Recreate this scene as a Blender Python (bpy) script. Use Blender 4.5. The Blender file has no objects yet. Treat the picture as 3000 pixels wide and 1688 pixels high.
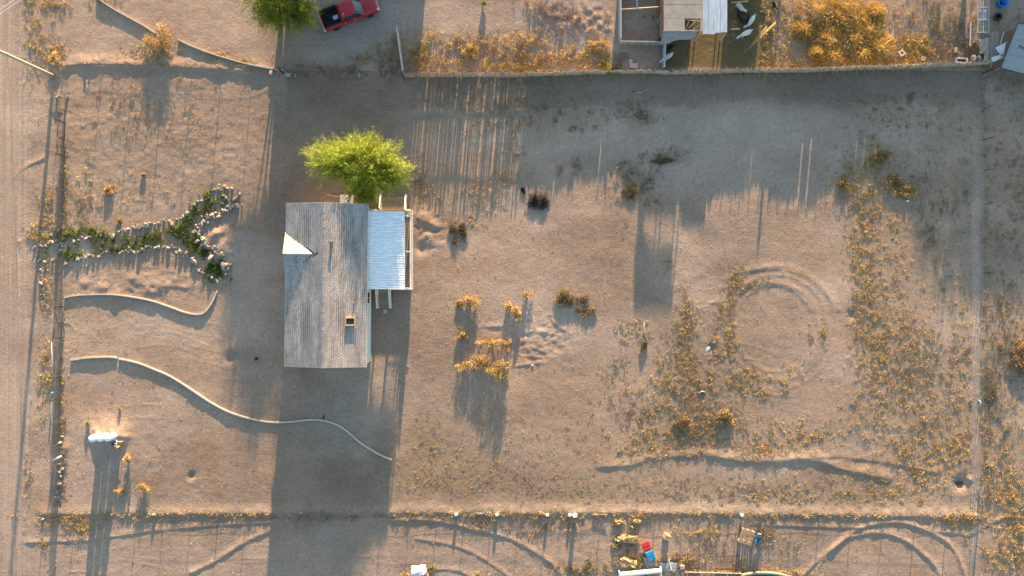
import bpy, bmesh, math, random
import numpy as np
from mathutils import Vector, Matrix

# ------------------------------------------------------------------ camera, sky, sun, exposure
SC = bpy.context.scene
COL = SC.collection
H = 70.0            # drone height, metres
S = 28.571          # photograph pixels per metre on the ground
ELEV = math.radians(6.0)
AZ = 0.0865         # sun stands just east of +Y

cam = bpy.data.cameras.new('camera'); cam.sensor_width = 36; cam.lens = 24.0
cam.clip_start = 0.5; cam.clip_end = 5000
camo = bpy.data.objects.new('camera', cam); COL.objects.link(camo)
camo.location = (0, 0, H); camo.rotation_euler = (0, 0, 0); SC.camera = camo

world = bpy.data.worlds.new('World'); SC.world = world; world.use_nodes = True
_n = world.node_tree.nodes
_sky = _n.new('ShaderNodeTexSky'); _sky.sky_type = 'NISHITA'; _sky.sun_disc = False
_sky.sun_elevation = ELEV; _sky.sun_rotation = AZ; _sky.dust_density = .6; _sky.ozone_density = 1.55
world.node_tree.links.new(_sky.outputs[0], _n['Background'].inputs[0])
_n['Background'].inputs[1].default_value = 0.118

sun = bpy.data.lights.new('sun', 'SUN'); sun.energy = 5.0; sun.angle = math.radians(0.53)
sun.color = (1.0, 0.73, 0.47)
suno = bpy.data.objects.new('sun', sun); COL.objects.link(suno)
_L = Vector((math.sin(AZ)*math.cos(ELEV), math.cos(AZ)*math.cos(ELEV), math.sin(ELEV)))
suno.rotation_euler = _L.to_track_quat('Z', 'Y').to_euler()
suno.location = (0, 40, 20)

vs = SC.view_settings
vs.view_transform = 'Standard'; vs.look = 'None'; vs.gamma = 1.0; vs.use_curve_mapping = False
vs.exposure = 2.46

# ------------------------------------------------------------------ helpers
RNG = np.random.default_rng(7)
random.seed(7)

def P(px, py, z=0.0):
    """ground (or height z) point under a photograph pixel"""
    k = (H - z) / H / S
    return Vector(((px - 1500) * k, (844 - py) * k, z))

def vn(x, y, seed=0):
    xi = np.floor(x).astype(np.int64); yi = np.floor(y).astype(np.int64)
    fx = x - xi; fy = y - yi
    fx = fx*fx*(3-2*fx); fy = fy*fy*(3-2*fy)
    def h(a, b):
        v = (a*374761393 + b*668265263 + seed*974634777) & 0xffffffff
        v = ((v ^ (v >> 13)) * 1274126177) & 0xffffffff
        return ((v ^ (v >> 16)) & 0xffffff) / float(0xffffff)
    return (h(xi, yi)*(1-fx) + h(xi+1, yi)*fx)*(1-fy) + (h(xi, yi+1)*(1-fx) + h(xi+1, yi+1)*fx)*fy

def fbm(x, y, seed=0, o=3):
    r = 0; a = .5; t = 0
    for i in range(o):
        r = r + a*vn(x, y, seed+i*17); t += a
        x = x*2.03+11.3; y = y*2.03+5.7; a *= .5
    return r/t

def polyd(X, Y, pts):
    """distance of points to a polyline (metres)"""
    d = np.full(X.shape, 1e9); sy = np.zeros(X.shape)
    for (ax, ay), (bx, by) in zip(pts[:-1], pts[1:]):
        vx, vy = bx-ax, by-ay
        t = np.clip(((X-ax)*vx + (Y-ay)*vy)/(vx*vx+vy*vy+1e-9), 0, 1)
        e = np.hypot(X-ax-t*vx, Y-ay-t*vy); m = e < d
        d = np.where(m, e, d); sy = np.where(m, Y-ay-t*vy, sy)
    return d, sy

def smooth_pts(pts, n=6):
    """Catmull-Rom through points"""
    p = [np.array(q, float) for q in pts]
    p = [2*p[0]-p[1]] + p + [2*p[-1]-p[-2]]
    out = []
    for i in range(1, len(p)-2):
        for k in range(n):
            t = k/n
            out.append(.5*((2*p[i]) + (-p[i-1]+p[i+1])*t + (2*p[i-1]-5*p[i]+4*p[i+1]-p[i+2])*t*t + (-p[i-1]+3*p[i]-3*p[i+1]+p[i+2])*t**3))
    out.append(p[-2])
    return [tuple(q) for q in out]

def G(pts, n=0):
    """photo pixel polyline -> ground metres (smoothed)"""
    q = [tuple(P(*a))[:2] for a in pts]
    return smooth_pts(q, n) if n else q

# ---- materials
MATS = {}
def pm(name, col, rough=.8, var=.15, scale=6., metal=0., bump=0., bscale=40., attr=None, rand=0., transl=0., stretch=None, spec=.3):
    if name in MATS: return MATS[name]
    m = bpy.data.materials.new(name); m.use_nodes = True
    nt = m.node_tree; N = nt.nodes; Lk = nt.links
    b = N['Principled BSDF']; b.inputs['Roughness'].default_value = rough; b.inputs['Metallic'].default_value = metal
    b.inputs['Specular IOR Level'].default_value = spec
    tc = N.new('ShaderNodeTexCoord'); src = tc.outputs['Object']
    if stretch:
        mp = N.new('ShaderNodeMapping'); mp.inputs['Scale'].default_value = stretch; Lk.new(src, mp.inputs[0]); src = mp.outputs[0]
    nz = N.new('ShaderNodeTexNoise'); nz.inputs['Scale'].default_value = scale; nz.inputs['Detail'].default_value = 5
    Lk.new(src, nz.inputs['Vector'])
    mr = N.new('ShaderNodeMapRange'); mr.inputs[1].default_value = .25; mr.inputs[2].default_value = .75
    mr.inputs[3].default_value = 1-var; mr.inputs[4].default_value = 1+var
    Lk.new(nz.outputs[0], mr.inputs[0]); fac = mr.outputs[0]
    if rand:
        oi = N.new('ShaderNodeObjectInfo'); r2 = N.new('ShaderNodeMapRange'); r2.inputs[3].default_value = 1-rand; r2.inputs[4].default_value = 1+rand
        Lk.new(oi.outputs['Random'], r2.inputs[0]); mu = N.new('ShaderNodeMath'); mu.operation = 'MULTIPLY'
        Lk.new(fac, mu.inputs[0]); Lk.new(r2.outputs[0], mu.inputs[1]); fac = mu.outputs[0]
    vm = N.new('ShaderNodeVectorMath'); vm.operation = 'SCALE'
    if attr:
        at = N.new('ShaderNodeAttribute'); at.attribute_name = attr; Lk.new(at.outputs['Color'], vm.inputs[0])
    else: vm.inputs[0].default_value = col[:3]
    Lk.new(fac, vm.inputs['Scale']); Lk.new(vm.outputs[0], b.inputs['Base Color'])
    if bump:
        nb = N.new('ShaderNodeTexNoise'); nb.inputs['Scale'].default_value = bscale; nb.inputs['Detail'].default_value = 4; Lk.new(src, nb.inputs['Vector'])
        bp = N.new('ShaderNodeBump'); bp.inputs['Distance'].default_value = bump; bp.inputs['Strength'].default_value = 1
        Lk.new(nb.outputs[0], bp.inputs['Height']); Lk.new(bp.outputs[0], b.inputs['Normal'])
    if transl:
        tr = N.new('ShaderNodeBsdfTranslucent'); Lk.new(vm.outputs[0], tr.inputs[0])
        mx = N.new('ShaderNodeMixShader'); mx.inputs[0].default_value = transl
        Lk.new(b.outputs[0], mx.inputs[1]); Lk.new(tr.outputs[0], mx.inputs[2]); Lk.new(mx.outputs[0], N['Material Output'].inputs[0])
    MATS[name] = m
    return m

def glass(name, col, rough=.08):
    if name in MATS: return MATS[name]
    m = pm(name, col, rough=rough, var=.05, spec=.6); return m

WHITE = pm('white_paint', (.72, .70, .66), .5, .08)
VINYL = pm('vinyl_siding', (.60, .58, .54), .6, .06)
WOOD = pm('weathered_wood', (.30, .22, .15), .85, .35, 9, stretch=(1, 6, 6), rand=.15)
WOODL = pm('pale_wood', (.36, .255, .15), .8, .3, 9, rand=.18)
GREYW = pm('grey_wood', (.30, .27, .24), .9, .3, 8, rand=.2)
RUST = pm('rusty_steel', (.045, .034, .028), .75, .35, 20)
GALV = pm('galvanised', (.70, .70, .69), .45, .2, 2.2, metal=.3)
DARKM = pm('dark_metal', (.05, .05, .05), .5, .2)
BLACK = pm('black_rubber', (.018, .018, .02), .7, .2)
STONE = pm('pale_stone', (.27, .225, .175), .9, .25, 5, bump=.02, bscale=18, rand=.28)
CONC = pm('concrete', (.46, .40, .33), .9, .18, 7, bump=.004)
EDGEM = pm('edging_concrete', (.50, .42, .33), .85, .15, 4)
GLASSD = glass('dark_glass', (.02, .025, .03))
TIN = pm('old_tin', (.50, .54, .58), .45, .28, 2.5, metal=.6, stretch=(3, .3, 1))
LEAF = pm('leaf', (1, 1, 1), .75, .12, 3, attr='Col', transl=.58, spec=.15)
DRY = pm('dry_plant', (1, 1, 1), .9, .15, 3, attr='Col', transl=.2, spec=.1)

# ---- objects
def link(o, parent=None):
    COL.objects.link(o)
    if parent is not None: o.parent = parent
    return o

def tag(o, label=None, cat=None, group=None, kind=None):
    if label: o['label'] = label
    if cat: o['category'] = cat
    if group: o['group'] = group
    if kind or cat: o['kind'] = kind or 'thing'
    return o

def thing(name, label, cat, loc=(0, 0, 0), rz=0., group=None):
    o = bpy.data.objects.new(name, None); o.empty_display_size = .3; COL.objects.link(o)
    o.location = loc; o.rotation_euler = (0, 0, rz)
    return tag(o, label, cat, group, 'thing')

class MB:
    def __init__(s): s.v = []; s.f = []; s.c = None
    def add(s, vs_, fs):
        n = len(s.v); s.v += [tuple(q) for q in vs_]; s.f += [tuple(i+n for i in f) for f in fs]; return s
    def box(s, c, d, rz=0., M=None):
        x, y, z = d[0]/2, d[1]/2, d[2]/2
        vs_ = [Vector((a*x, b*y, e*z)) for e in (-1, 1) for b in (-1, 1) for a in (-1, 1)]
        R = M if M is not None else Matrix.Rotation(rz, 3, 'Z')
        vs_ = [R @ q + Vector(c) for q in vs_]
        return s.add(vs_, [(0, 2, 3, 1), (4, 5, 7, 6), (0, 1, 5, 4), (2, 6, 7, 3), (0, 4, 6, 2), (1, 3, 7, 5)])
    def bar(s, p, q, w, h):
        """box beam from p to q"""
        p = Vector(p); q = Vector(q); d = q-p; l = d.length
        if l < 1e-6: return s
        x = d/l; up = Vector((0, 0, 1)) if abs(x.z) < .95 else Vector((1, 0, 0))
        y = up.cross(x).normalized(); z = x.cross(y)
        M = Matrix((x, y, z)).transposed()
        return s.box((p+q)/2, (l, w, h), M=M)
    def tube(s, pts, r, n=6, cap=True):
        pts = [Vector(p) for p in pts]; rs = r if hasattr(r, '__len__') else [r]*len(pts)
        vs_ = []; fs = []
        for i, p in enumerate(pts):
            d = (pts[min(i+1, len(pts)-1)] - pts[max(i-1, 0)]).normalized()
            up = Vector((0, 0, 1)) if abs(d.z) < .9 else Vector((1, 0, 0))
            a = d.cross(up).normalized(); b = d.cross(a)
            for k in range(n):
                t = 2*math.pi*k/n; vs_.append(p + (a*math.cos(t) + b*math.sin(t))*rs[i])
        for i in range(len(pts)-1):
            for k in range(n):
                k2 = (k+1) % n
                fs.append((i*n+k, i*n+k2, (i+1)*n+k2, (i+1)*n+k))
        if cap: fs.append(tuple(range(n))[::-1]); fs.append(tuple((len(pts)-1)*n+k for k in range(n)))
        return s.add(vs_, fs)
    def lathe(s, prof, n=16, c=(0, 0, 0)):
        vs_ = []; fs = []; m = len(prof)
        for k in range(n):
            t = 2*math.pi*k/n
            for r, z in prof: vs_.append((c[0]+r*math.cos(t), c[1]+r*math.sin(t), c[2]+z))
        for k in range(n):
            k2 = (k+1) % n
            for i in range(m-1): fs.append((k*m+i, k2*m+i, k2*m+i+1, k*m+i+1))
        if prof[0][0] > 1e-4: fs.append(tuple(k*m for k in range(n))[::-1])
        if prof[-1][0] > 1e-4: fs.append(tuple(k*m+m-1 for k in range(n)))
        return s.add(vs_, fs)
    def torus(s, c, R, r, n=20, m=8, sz=1.):
        vs_ = []; fs = []
        for i in range(n):
            a = 2*math.pi*i/n
            for j in range(m):
                b = 2*math.pi*j/m
                vs_.append((c[0]+(R+r*math.cos(b))*math.cos(a), c[1]+(R+r*math.cos(b))*math.sin(a), c[2]+r*sz*math.sin(b)))
        for i in range(n):
            for j in range(m):
                i2 = (i+1) % n; j2 = (j+1) % m
                fs.append((i*m+j, i2*m+j, i2*m+j2, i*m+j2))
        return s.add(vs_, fs)
    def mesh(s, name='m'):
        me = bpy.data.meshes.new(name); me.from_pydata(s.v, [], s.f); me.update()
        bm = bmesh.new(); bm.from_mesh(me); bmesh.ops.recalc_face_normals(bm, faces=bm.faces); bm.to_mesh(me); bm.free()
        return me
    def build(s, name, mat, parent=None, smooth=False, bevel=0., auto=False):
        me = s.mesh(name)
        if bevel:
            bm = bmesh.new(); bm.from_mesh(me)
            bmesh.ops.bevel(bm, geom=[e for e in bm.edges if len(e.link_faces) == 2 and e.calc_face_angle(0) > .5], offset=bevel, segments=2, affect='EDGES', profile=.6, clamp_overlap=True)
            bm.to_mesh(me); bm.free()
        me.materials.append(mat)
        if smooth or auto: me.polygons.foreach_set('use_smooth', [True]*len(me.polygons))
        if auto: me.set_sharp_from_angle(angle=.6)
        return link(bpy.data.objects.new(name, me), parent)

def np_mesh(name, verts, faces, mat, cols=None, parent=None, smooth=False):
    """verts (N,3), faces (M,k) arrays"""
    me = bpy.data.meshes.new(name); k = faces.shape[1]
    me.vertices.add(len(verts)); me.vertices.foreach_set('co', verts.astype(np.float32).ravel())
    me.loops.add(faces.size); me.loops.foreach_set('vertex_index', faces.astype(np.int32).ravel())
    me.polygons.add(len(faces)); me.polygons.foreach_set('loop_start', np.arange(0, faces.size, k, dtype=np.int32))
    me.polygons.foreach_set('loop_total', np.full(len(faces), k, dtype=np.int32))
    if smooth: me.polygons.foreach_set('use_smooth', np.ones(len(faces), bool))
    me.update(calc_edges=True)
    if cols is not None:
        a = me.color_attributes.new('Col', 'FLOAT_COLOR', 'POINT')
        c = np.ones((len(verts), 4), np.float32); c[:, :3] = cols
        a.data.foreach_set('color', c.ravel())
    me.materials.append(mat)
    return link(bpy.data.objects.new(name, me), parent)

def copy_obj(o, parent=None, **kw):
    c = o.copy(); COL.objects.link(c); c.parent = parent
    for k, v in kw.items(): setattr(c, k, v)
    return c

def leaves(name, C, D, Ln, W, cols, mat, parent=None):
    """diamond leaves: centres, directions, lengths, widths, colours"""
    n = len(C)
    D = D/np.maximum(np.linalg.norm(D, axis=1, keepdims=True), 1e-6)
    R = RNG.normal(size=(n, 3)); R[:, 2] *= .6
    A = np.cross(D, R); A /= np.maximum(np.linalg.norm(A, axis=1, keepdims=True), 1e-6)
    Ln = Ln[:, None]; W = W[:, None]
    V = np.stack([C-D*Ln*.5, C+A*W*.5, C+D*Ln*.5, C-A*W*.5], 1).reshape(-1, 3)
    F = np.arange(n*4).reshape(n, 4)
    return np_mesh(name, V, F, mat, np.repeat(cols, 4, axis=0), parent)

def pal(n, base, dv=.25, dh=.1):
    """n colours round a list of base colours"""
    b = np.array(base, float)[RNG.integers(0, len(base), n)]
    return np.clip(b*RNG.uniform(1-dv, 1+dv, (n, 1))*RNG.uniform(1-dh, 1+dh, (n, 3)), .004, 1)

GOLD = [(.52, .35, .10), (.58, .40, .14), (.44, .29, .08), (.36, .24, .09), (.50, .36, .16)]
STRAW = [(.58, .44, .19), (.52, .37, .15), (.46, .32, .14)]
BROWN = [(.33, .22, .11), (.38, .26, .13), (.27, .18, .10), (.42, .29, .14)]
OLIVE = [(.19, .16, .07), (.25, .19, .08), (.16, .14, .065), (.28, .20, .09)]
GREEN = [(.19, .23, .04), (.14, .18, .035), (.25, .28, .06), (.11, .14, .035)]

# ------------------------------------------------------------------ terrain
def axis(lim, step, far):
    a = list(np.arange(0, lim, step)); d = step; x = a[-1]
    while x < far: d *= 1.35; x += d; a.append(x)
    a = np.array(a); return np.concatenate([-a[:0:-1], a])
XS = axis(56, .125, 1500); YS = axis(33, .125, 1500)
GX, GY = np.meshgrid(XS, YS)
PX = GX*S + 1500; PY = 844 - GY*S

RIDGES = [  # photo polyline, half width m, height m
 ([(165, 330), (165, 250), (178, 208), (215, 190), (300, 189), (400, 193), (500, 197), (640, 204), (760, 212)], .45, .15),
 ([(130, 1506), (600, 1505), (1000, 1503), (1500, 1502), (2000, 1503), (2400, 1508), (2850, 1515)], .45, .11),
 ([(60, 1592), (260, 1582), (480, 1553), (750, 1533), (1000, 1529)], .28, .07),
 ([(560, 1680), (640, 1640), (700, 1600), (760, 1570), (850, 1545), (1000, 1536), (1200, 1524), (1290, 1530), (1400, 1555), (1500, 1582), (1600, 1640), (1650, 1688), (1690, 1740)], .3, .10),
 ([(1220, 1580), (1330, 1600), (1420, 1640), (1490, 1690)], .25, .06),
 ([(1270, 1668), (1340, 1674), (1400, 1700)], .25, .06),
 ([(700, 1650), (900, 1640), (1130, 1630)], .3, .025),
 ([(2350, 1690), (2400, 1640), (2460, 1590), (2520, 1550), (2580, 1535), (2640, 1533), (2700, 1550), (2760, 1580), (2800, 1620), (2825, 1680), (2835, 1740)], .27, .10),
 ([(2380, 1720), (2400, 1660), (2430, 1620), (2480, 1580), (2540, 1565), (2600, 1566), (2660, 1590), (2710, 1630), (2745, 1670), (2760, 1720)], .27, .10),
 ([(2200, 1537), (2400, 1545), (2520, 1547)], .28, .06),
 ([(2740, 1558), (2840, 1565), (2880, 1548), (2960, 1505), (3030, 1460)], .3, .07),
 ([(1760, 1368), (1850, 1362), (1900, 1345), (1960, 1338), (2040, 1335)], .4, .065),
 ([(2080, 1335), (2160, 1348), (2250, 1352), (2320, 1349), (2400, 1352), (2460, 1372), (2540, 1390), (2600, 1405)], .42, .10),
 ([(2330, 1342), (2450, 1338), (2560, 1350), (2640, 1362), (2740, 1385)], .4, .045),
 ([(2100, 890), (2112, 850), (2140, 815), (2200, 792), (2290, 790), (2360, 812), (2420, 860), (2455, 910)], .35, .032),
 ([(2130, 980), (2135, 920), (2155, 868), (2200, 838), (2255, 830), (2320, 850), (2375, 905), (2402, 965), (2395, 1030), (2345, 1090)], .31, .035),
 ([(2135, 1080), (2190, 1130), (2260, 1158), (2320, 1164)], .3, .025),
 ([(2170, 830), (2100, 880), (2020, 925)], .15, .02),
 ([(0, 575), (60, 500), (130, 465)], .25, .06),
 ([(205, 325), (228, 338), (240, 358), (241, 372)], .12, .03),
 ([(185, 947), (210, 955), (226, 985), (228, 1005), (215, 1022), (195, 1033)], .12, .03),
 ([(190, 900), (215, 915), (228, 905)], .12, .03),
 ([(610, 720), (625, 690), (650, 680)], .5, .12),
 ([(640, 735), (625, 765)], .4, .12),
 ([(2860, 240), (2865, 900), (2855, 1500)], .5, -.05),
 ([(560, 840), (480, 835), (420, 830)], .6, .05),
 ([(100, 40), (95, 400), (98, 800), (95, 1300), (80, 1700)], .5, .03),
 ([(45, -20), (48, 800), (35, 1700)], .4, -.02),
 ([(12, -20), (14, 800), (6, 1700)], .4, -.02),
 ([(1530, 950), (1600, 975), (1640, 985)], .22, .035), ([(1620, 940), (1640, 960), (1680, 985)], .22, .04),
 ([(1510, 1040), (1590, 1050)], .15, .05), ([(1505, 1075), (1580, 1065)], .15, .05), ([(1560, 1020), (1600, 1035)], .12, .05),
 ([(1400, 960), (1480, 955)], .3, .05),
]
_r = random.Random(3)
for _k in range(26):   # faint driven-over wheel marks
    _x, _y = ((_r.uniform(150, 1600), _r.uniform(1545, 1700)) if _k % 2 else (_r.uniform(200, 700), _r.uniform(900, 1450))) if _k < 16 else (_r.uniform(1250, 2500), _r.uniform(300, 1480))
    _a = _r.uniform(-.5, .3); _c = _r.uniform(-.004, .004); _l = _r.uniform(80, 220)
    for _o in (0, 48):
        RIDGES.append(([(_x+_l*i/4*math.cos(_a+_c*_l*i/4), _y+_o*.8+_l*i/4*math.sin(_a+_c*_l*i/4)) for i in range(5)], .13, .018))
for _R, _h in ((126, .026), (150, .03), (176, .022)):
    RIDGES.append(([(2275+_R*math.cos(i*.2618)*(1+.02*math.sin(i*2.1)), 962+_R*1.03*math.sin(i*.2618)) for i in range(25)], .24, _h))
MOUNDS = [  # px, py, radius m, height
 (310, 1262, 1.3, .24), (352, 1275, .9, .22), (290, 1278, .9, .2), (675, 1050, .55, -.2), (690, 1042, .4, -.12), (700, 1025, .8, .05),
 (2814, 1417, .7, -.25), (2840, 1405, .3, .12), (2790, 1425, 1.2, .06), (655, 720, 1.2, .16), (640, 690, .6, .15), (560, 1395, .35, -.12),
 (2495, 923, .5, -.12), (185, 1310, .6, .15), (1240, 640, .8, .15), (1270, 665, .5, .1), (1250, 700, .6, .12), (1230, 730, .5, -.1),
 (2085, 1018, .3, -.15), (60, 1180, .5, .02), (300, 840, .5, .1), (340, 862, .6, .08), (440, 850, .8, .1), (250, 830, .5, .08), (390, 815, .5, .07), (480, 840, .6, .08),
]
def terrain():
    z = (fbm(GX/6, GY/6, 3, 3)-.5)*.10 + (fbm(GX/1.6, GY/1.6, 9, 2)-.5)*.03
    rough = np.clip(fbm(GX/9, GY/9, 31, 2)*1.6-.35, .15, 1.0)
    yard = np.exp(-(((PX-420)/330)**2 + ((PY-400)/260)**2)**2)
    bed = np.exp(-(((PX-400)/230)**2 + ((PY-830)/60)**2)**2)
    lumps = np.exp(-(((PX-1262)/50)**2 + ((PY-680)/55)**2)**2) + np.exp(-(((PX-1570)/110)**2 + ((PY-990)/75)**2)**2)
    z += (fbm(GX/.55, GY/.45, 5, 2)-.5)*(.012+.016*rough+.03*yard+.05*bed+.2*lumps*.5)
    clod = np.exp(-(((PX-1690)/120)**2 + ((PY-60)/45)**2)**2)
    z += (vn(GX/.5, GY/.5, 77)-.5)*.2*clod
    for pts, w, h in RIDGES:
        q = G(pts, 5); a = np.array(q); m = w*4
        ix = np.where((XS > a[:, 0].min()-m) & (XS < a[:, 0].max()+m))[0]; iy = np.where((YS > a[:, 1].min()-m) & (YS < a[:, 1].max()+m))[0]
        if not len(ix) or not len(iy): continue
        sl = np.s_[iy[0]:iy[-1]+1, ix[0]:ix[-1]+1]
        d, sy = polyd(GX[sl], GY[sl], q); sgn = np.clip(sy/np.maximum(d, .02), -1, 1)*.5+.5; wl = w*(.45+1.3*sgn)
        mod = .65+.7*vn(GX[sl]/.7, GY[sl]/.7, 13)
        z[sl] += (.62 if w <= .3 else .85)*h*mod*np.exp(-(d/(wl*(.75 if w <= .3 else 1)))**2)
    for px, py, r, h in MOUNDS:
        c = P(px, py); d2 = (GX-c.x)**2 + (GY-c.y)**2
        z += h*np.exp(-d2/r**2)*(.7+.6*vn(GX/.4, GY/.4, 21))
    # flat under road and buildings
    f = np.clip((PX-60)/30, 0, 1); z = z*(.25+.75*f)
    for x0, x1, y0, y1 in ((835, 1200, 590, 1080), (930, 1120, -30, 100)):
        m = (PX > x0) & (PX < x1) & (PY > y0) & (PY < y1); z[m] *= .25
    far = np.clip((np.maximum(abs(GX)-54, abs(GY)-31))/6, 0, 1); z *= (1-far)
    return z
GZ = terrain()
def gz(x, y):
    i = int(np.clip(np.searchsorted(XS, x)-1, 0, len(XS)-2)); j = int(np.clip(np.searchsorted(YS, y)-1, 0, len(YS)-2))
    u = (x-XS[i])/(XS[i+1]-XS[i]); v = (y-YS[j])/(YS[j+1]-YS[j])
    return float((GZ[j, i]*(1-u)+GZ[j, i+1]*u)*(1-v) + (GZ[j+1, i]*(1-u)+GZ[j+1, i+1]*u)*v)
def gzv(x, y):
    i = np.clip(np.searchsorted(XS, x)-1, 0, len(XS)-2); j = np.clip(np.searchsorted(YS, y)-1, 0, len(YS)-2)
    u = (x-XS[i])/(XS[i+1]-XS[i]); v = (y-YS[j])/(YS[j+1]-YS[j])
    return (GZ[j, i]*(1-u)+GZ[j, i+1]*u)*(1-v) + (GZ[j+1, i]*(1-u)+GZ[j+1, i+1]*u)*v
def PG(px, py, dz=0.):
    p = P(px, py); p.z = gz(p.x, p.y)+dz; return p

# weed patches: cx, cy, rx, ry, density, palette
WEED_R = [  # open field east of the house
 (2560, 520, 95, 75, 1.5, 'G'), (2500, 540, 60, 40, .7, 'G'), (2530, 640, 42, 90, 1.5, 'G'), (2530, 760, 30, 130, 1.7, 'G'), (2540, 900, 36, 90, 1.1, 'G'), (2620, 730, 40, 120, .4, 'G'),
 (2670, 560, 45, 35, .8, 'G'), (2740, 610, 70, 40, .8, 'O'), (2720, 540, 60, 60, .4, 'O'), (2620, 860, 60, 120, .35, 'G'), (2720, 690, 25, 30, .8, 'O'), (2760, 830, 25, 90, .6, 'O'),
 (2570, 1010, 50, 85, 1.6, 'G'), (2580, 1080, 60, 50, 1.0, 'G'), (2680, 1010, 50, 60, 1.4, 'G'), (2670, 1080, 80, 60, 1.0, 'B'), (2640, 1140, 90, 45, .9, 'G'), (2750, 1060, 50, 50, .6, 'O'),
 (2600, 1215, 100, 55, .6, 'G'), (2720, 1200, 80, 90, .6, 'G'), (2820, 960, 40, 200, .55, 'G'), (2830, 1250, 45, 180, .7, 'G'), (2760, 1330, 90, 80, .8, 'G'), (2650, 1310, 110, 50, .6, 'G'),
 (2690, 1400, 60, 60, .6, 'G'), (2560, 1440, 90, 40, .7, 'G'), (2480, 1260, 130, 30, .25, 'G'), (2400, 1290, 130, 25, .5, 'G'), (2290, 1290, 110, 45, .85, 'G'), (2460, 1420, 70, 30, .35, 'B'),
 (1990, 1010, 20, 100, .7, 'G'), (2010, 900, 12, 40, .8, 'G'), (2010, 960, 25, 50, .8, 'G'), (1945, 1060, 20, 60, .6, 'G'), (1942, 1130, 22, 40, 1.0, 'G'), (2010, 1080, 32, 60, 1.5, 'G'), (2050, 1110, 55, 50, 1.0, 'G'),
 (2040, 1170, 60, 45, 1.4, 'B'), (1960, 1200, 70, 30, .8, 'G'), (1950, 1260, 90, 40, .8, 'G'), (2020, 1275, 120, 45, 1.8, 'B'), (2110, 1225, 50, 40, 1.0, 'G'), (2060, 1240, 30, 30, .9, 'G'), (2230, 1310, 40, 25, .9, 'G'),
 (2270, 1440, 95, 35, .9, 'G'), (2190, 1425, 60, 30, .5, 'B'), (2050, 1440, 160, 40, .35, 'B'), (1870, 1215, 50, 20, .6, 'B'), (1850, 1150, 30, 15, .5, 'G'), (1785, 1150, 40, 50, .3, 'B'), (1800, 1080, 30, 40, .35, 'B'),
 (1850, 960, 40, 30, .5, 'G'), (1945, 1240, 40, 60, .7, 'G'), (2330, 1080, 30, 20, .2, 'G'),
 (1880, 1320, 60, 20, .7, 'G'), (1700, 1230, 80, 40, .15, 'B'),
 (2110, 915, 12, 30, .8, 'G'), (2138, 930, 12, 60, 1.0, 'G'), (2150, 870, 12, 25, 1.0, 'G'), (2185, 838, 30, 10, .9, 'G'), (2140, 1010, 14, 40, 1.0, 'G'), (2160, 810, 18, 30, .8, 'G'), (2230, 825, 30, 8, .5, 'G'),
 (2200, 1100, 30, 18, 1.0, 'G'), (2145, 1118, 20, 14, 1.0, 'G'), (2190, 1140, 30, 14, .9, 'G'), (2235, 1155, 20, 14, .9, 'G'), (2100, 1040, 15, 20, .8, 'G'), (2090, 990, 12, 25, .6, 'G'), (2378, 985, 6, 25, .8, 'G'), (2410, 980, 8, 35, .9, 'G'), (2290, 1115, 15, 6, .9, 'G'), (2300, 1148, 14, 6, .9, 'G'),
 (2515, 928, 15, 12, 1.0, 'G'), (1690, 480, 14, 22, .8, 'O'), (1640, 500, 10, 22, 1.0, 'G'),
]
WEED_N = [  # shaded strip south of the north fence
 (1500, 300, 60, 40, .7, 'B'), (1380, 320, 60, 60, .6, 'G'), (1290, 280, 50, 50, .4, 'B'), (1500, 430, 30, 90, .7, 'G'), (1590, 330, 60, 30, .6, 'O'), (1480, 360, 90, 30, .6, 'O'), (1700, 330, 80, 30, .6, 'O'), (1860, 320, 40, 30, .9, 'O'), (1890, 345, 30, 15, .8, 'O'),
 (1690, 378, 22, 8, .9, 'O'), (1745, 375, 12, 10, .8, 'O'), (1850, 530, 55, 50, 1.0, 'O'), (1900, 560, 35, 40, .8, 'O'), (1930, 465, 45, 14, .9, 'O'), (1830, 500, 30, 25, .8, 'B'), (1975, 450, 30, 20, .5, 'O'), (1950, 775, 14, 16, .6, 'O'),
 (1240, 560, 40, 40, .6, 'G'), (1280, 600, 60, 60, .25, 'G'), (1410, 560, 40, 25, .7, 'G'), (1420, 600, 40, 20, .5, 'G'), (1380, 640, 25, 20, .5, 'G'), (1230, 520, 25, 40, .7, 'B'), (1460, 520, 30, 20, .6, 'G'),
 (2570, 310, 70, 40, .5, 'O'), (2560, 360, 60, 25, .5, 'O'), (2640, 340, 60, 40, .35, 'O'), (2540, 400, 30, 10, .9, 'B'), (2560, 425, 30, 8, .9, 'G'), (2480, 480, 60, 30, .2, 'O'), (2680, 300, 80, 50, .25, 'O'), (2760, 380, 90, 80, .35, 'O'), (2820, 520, 40, 120, .3, 'O'),
 (1500, 250, 300, 10, .5, 'O'), (1000, 225, 150, 8, .3, 'O'), (2100, 216, 200, 6, .7, 'O'), (2500, 208, 300, 6, .5, 'O'),
]
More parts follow.
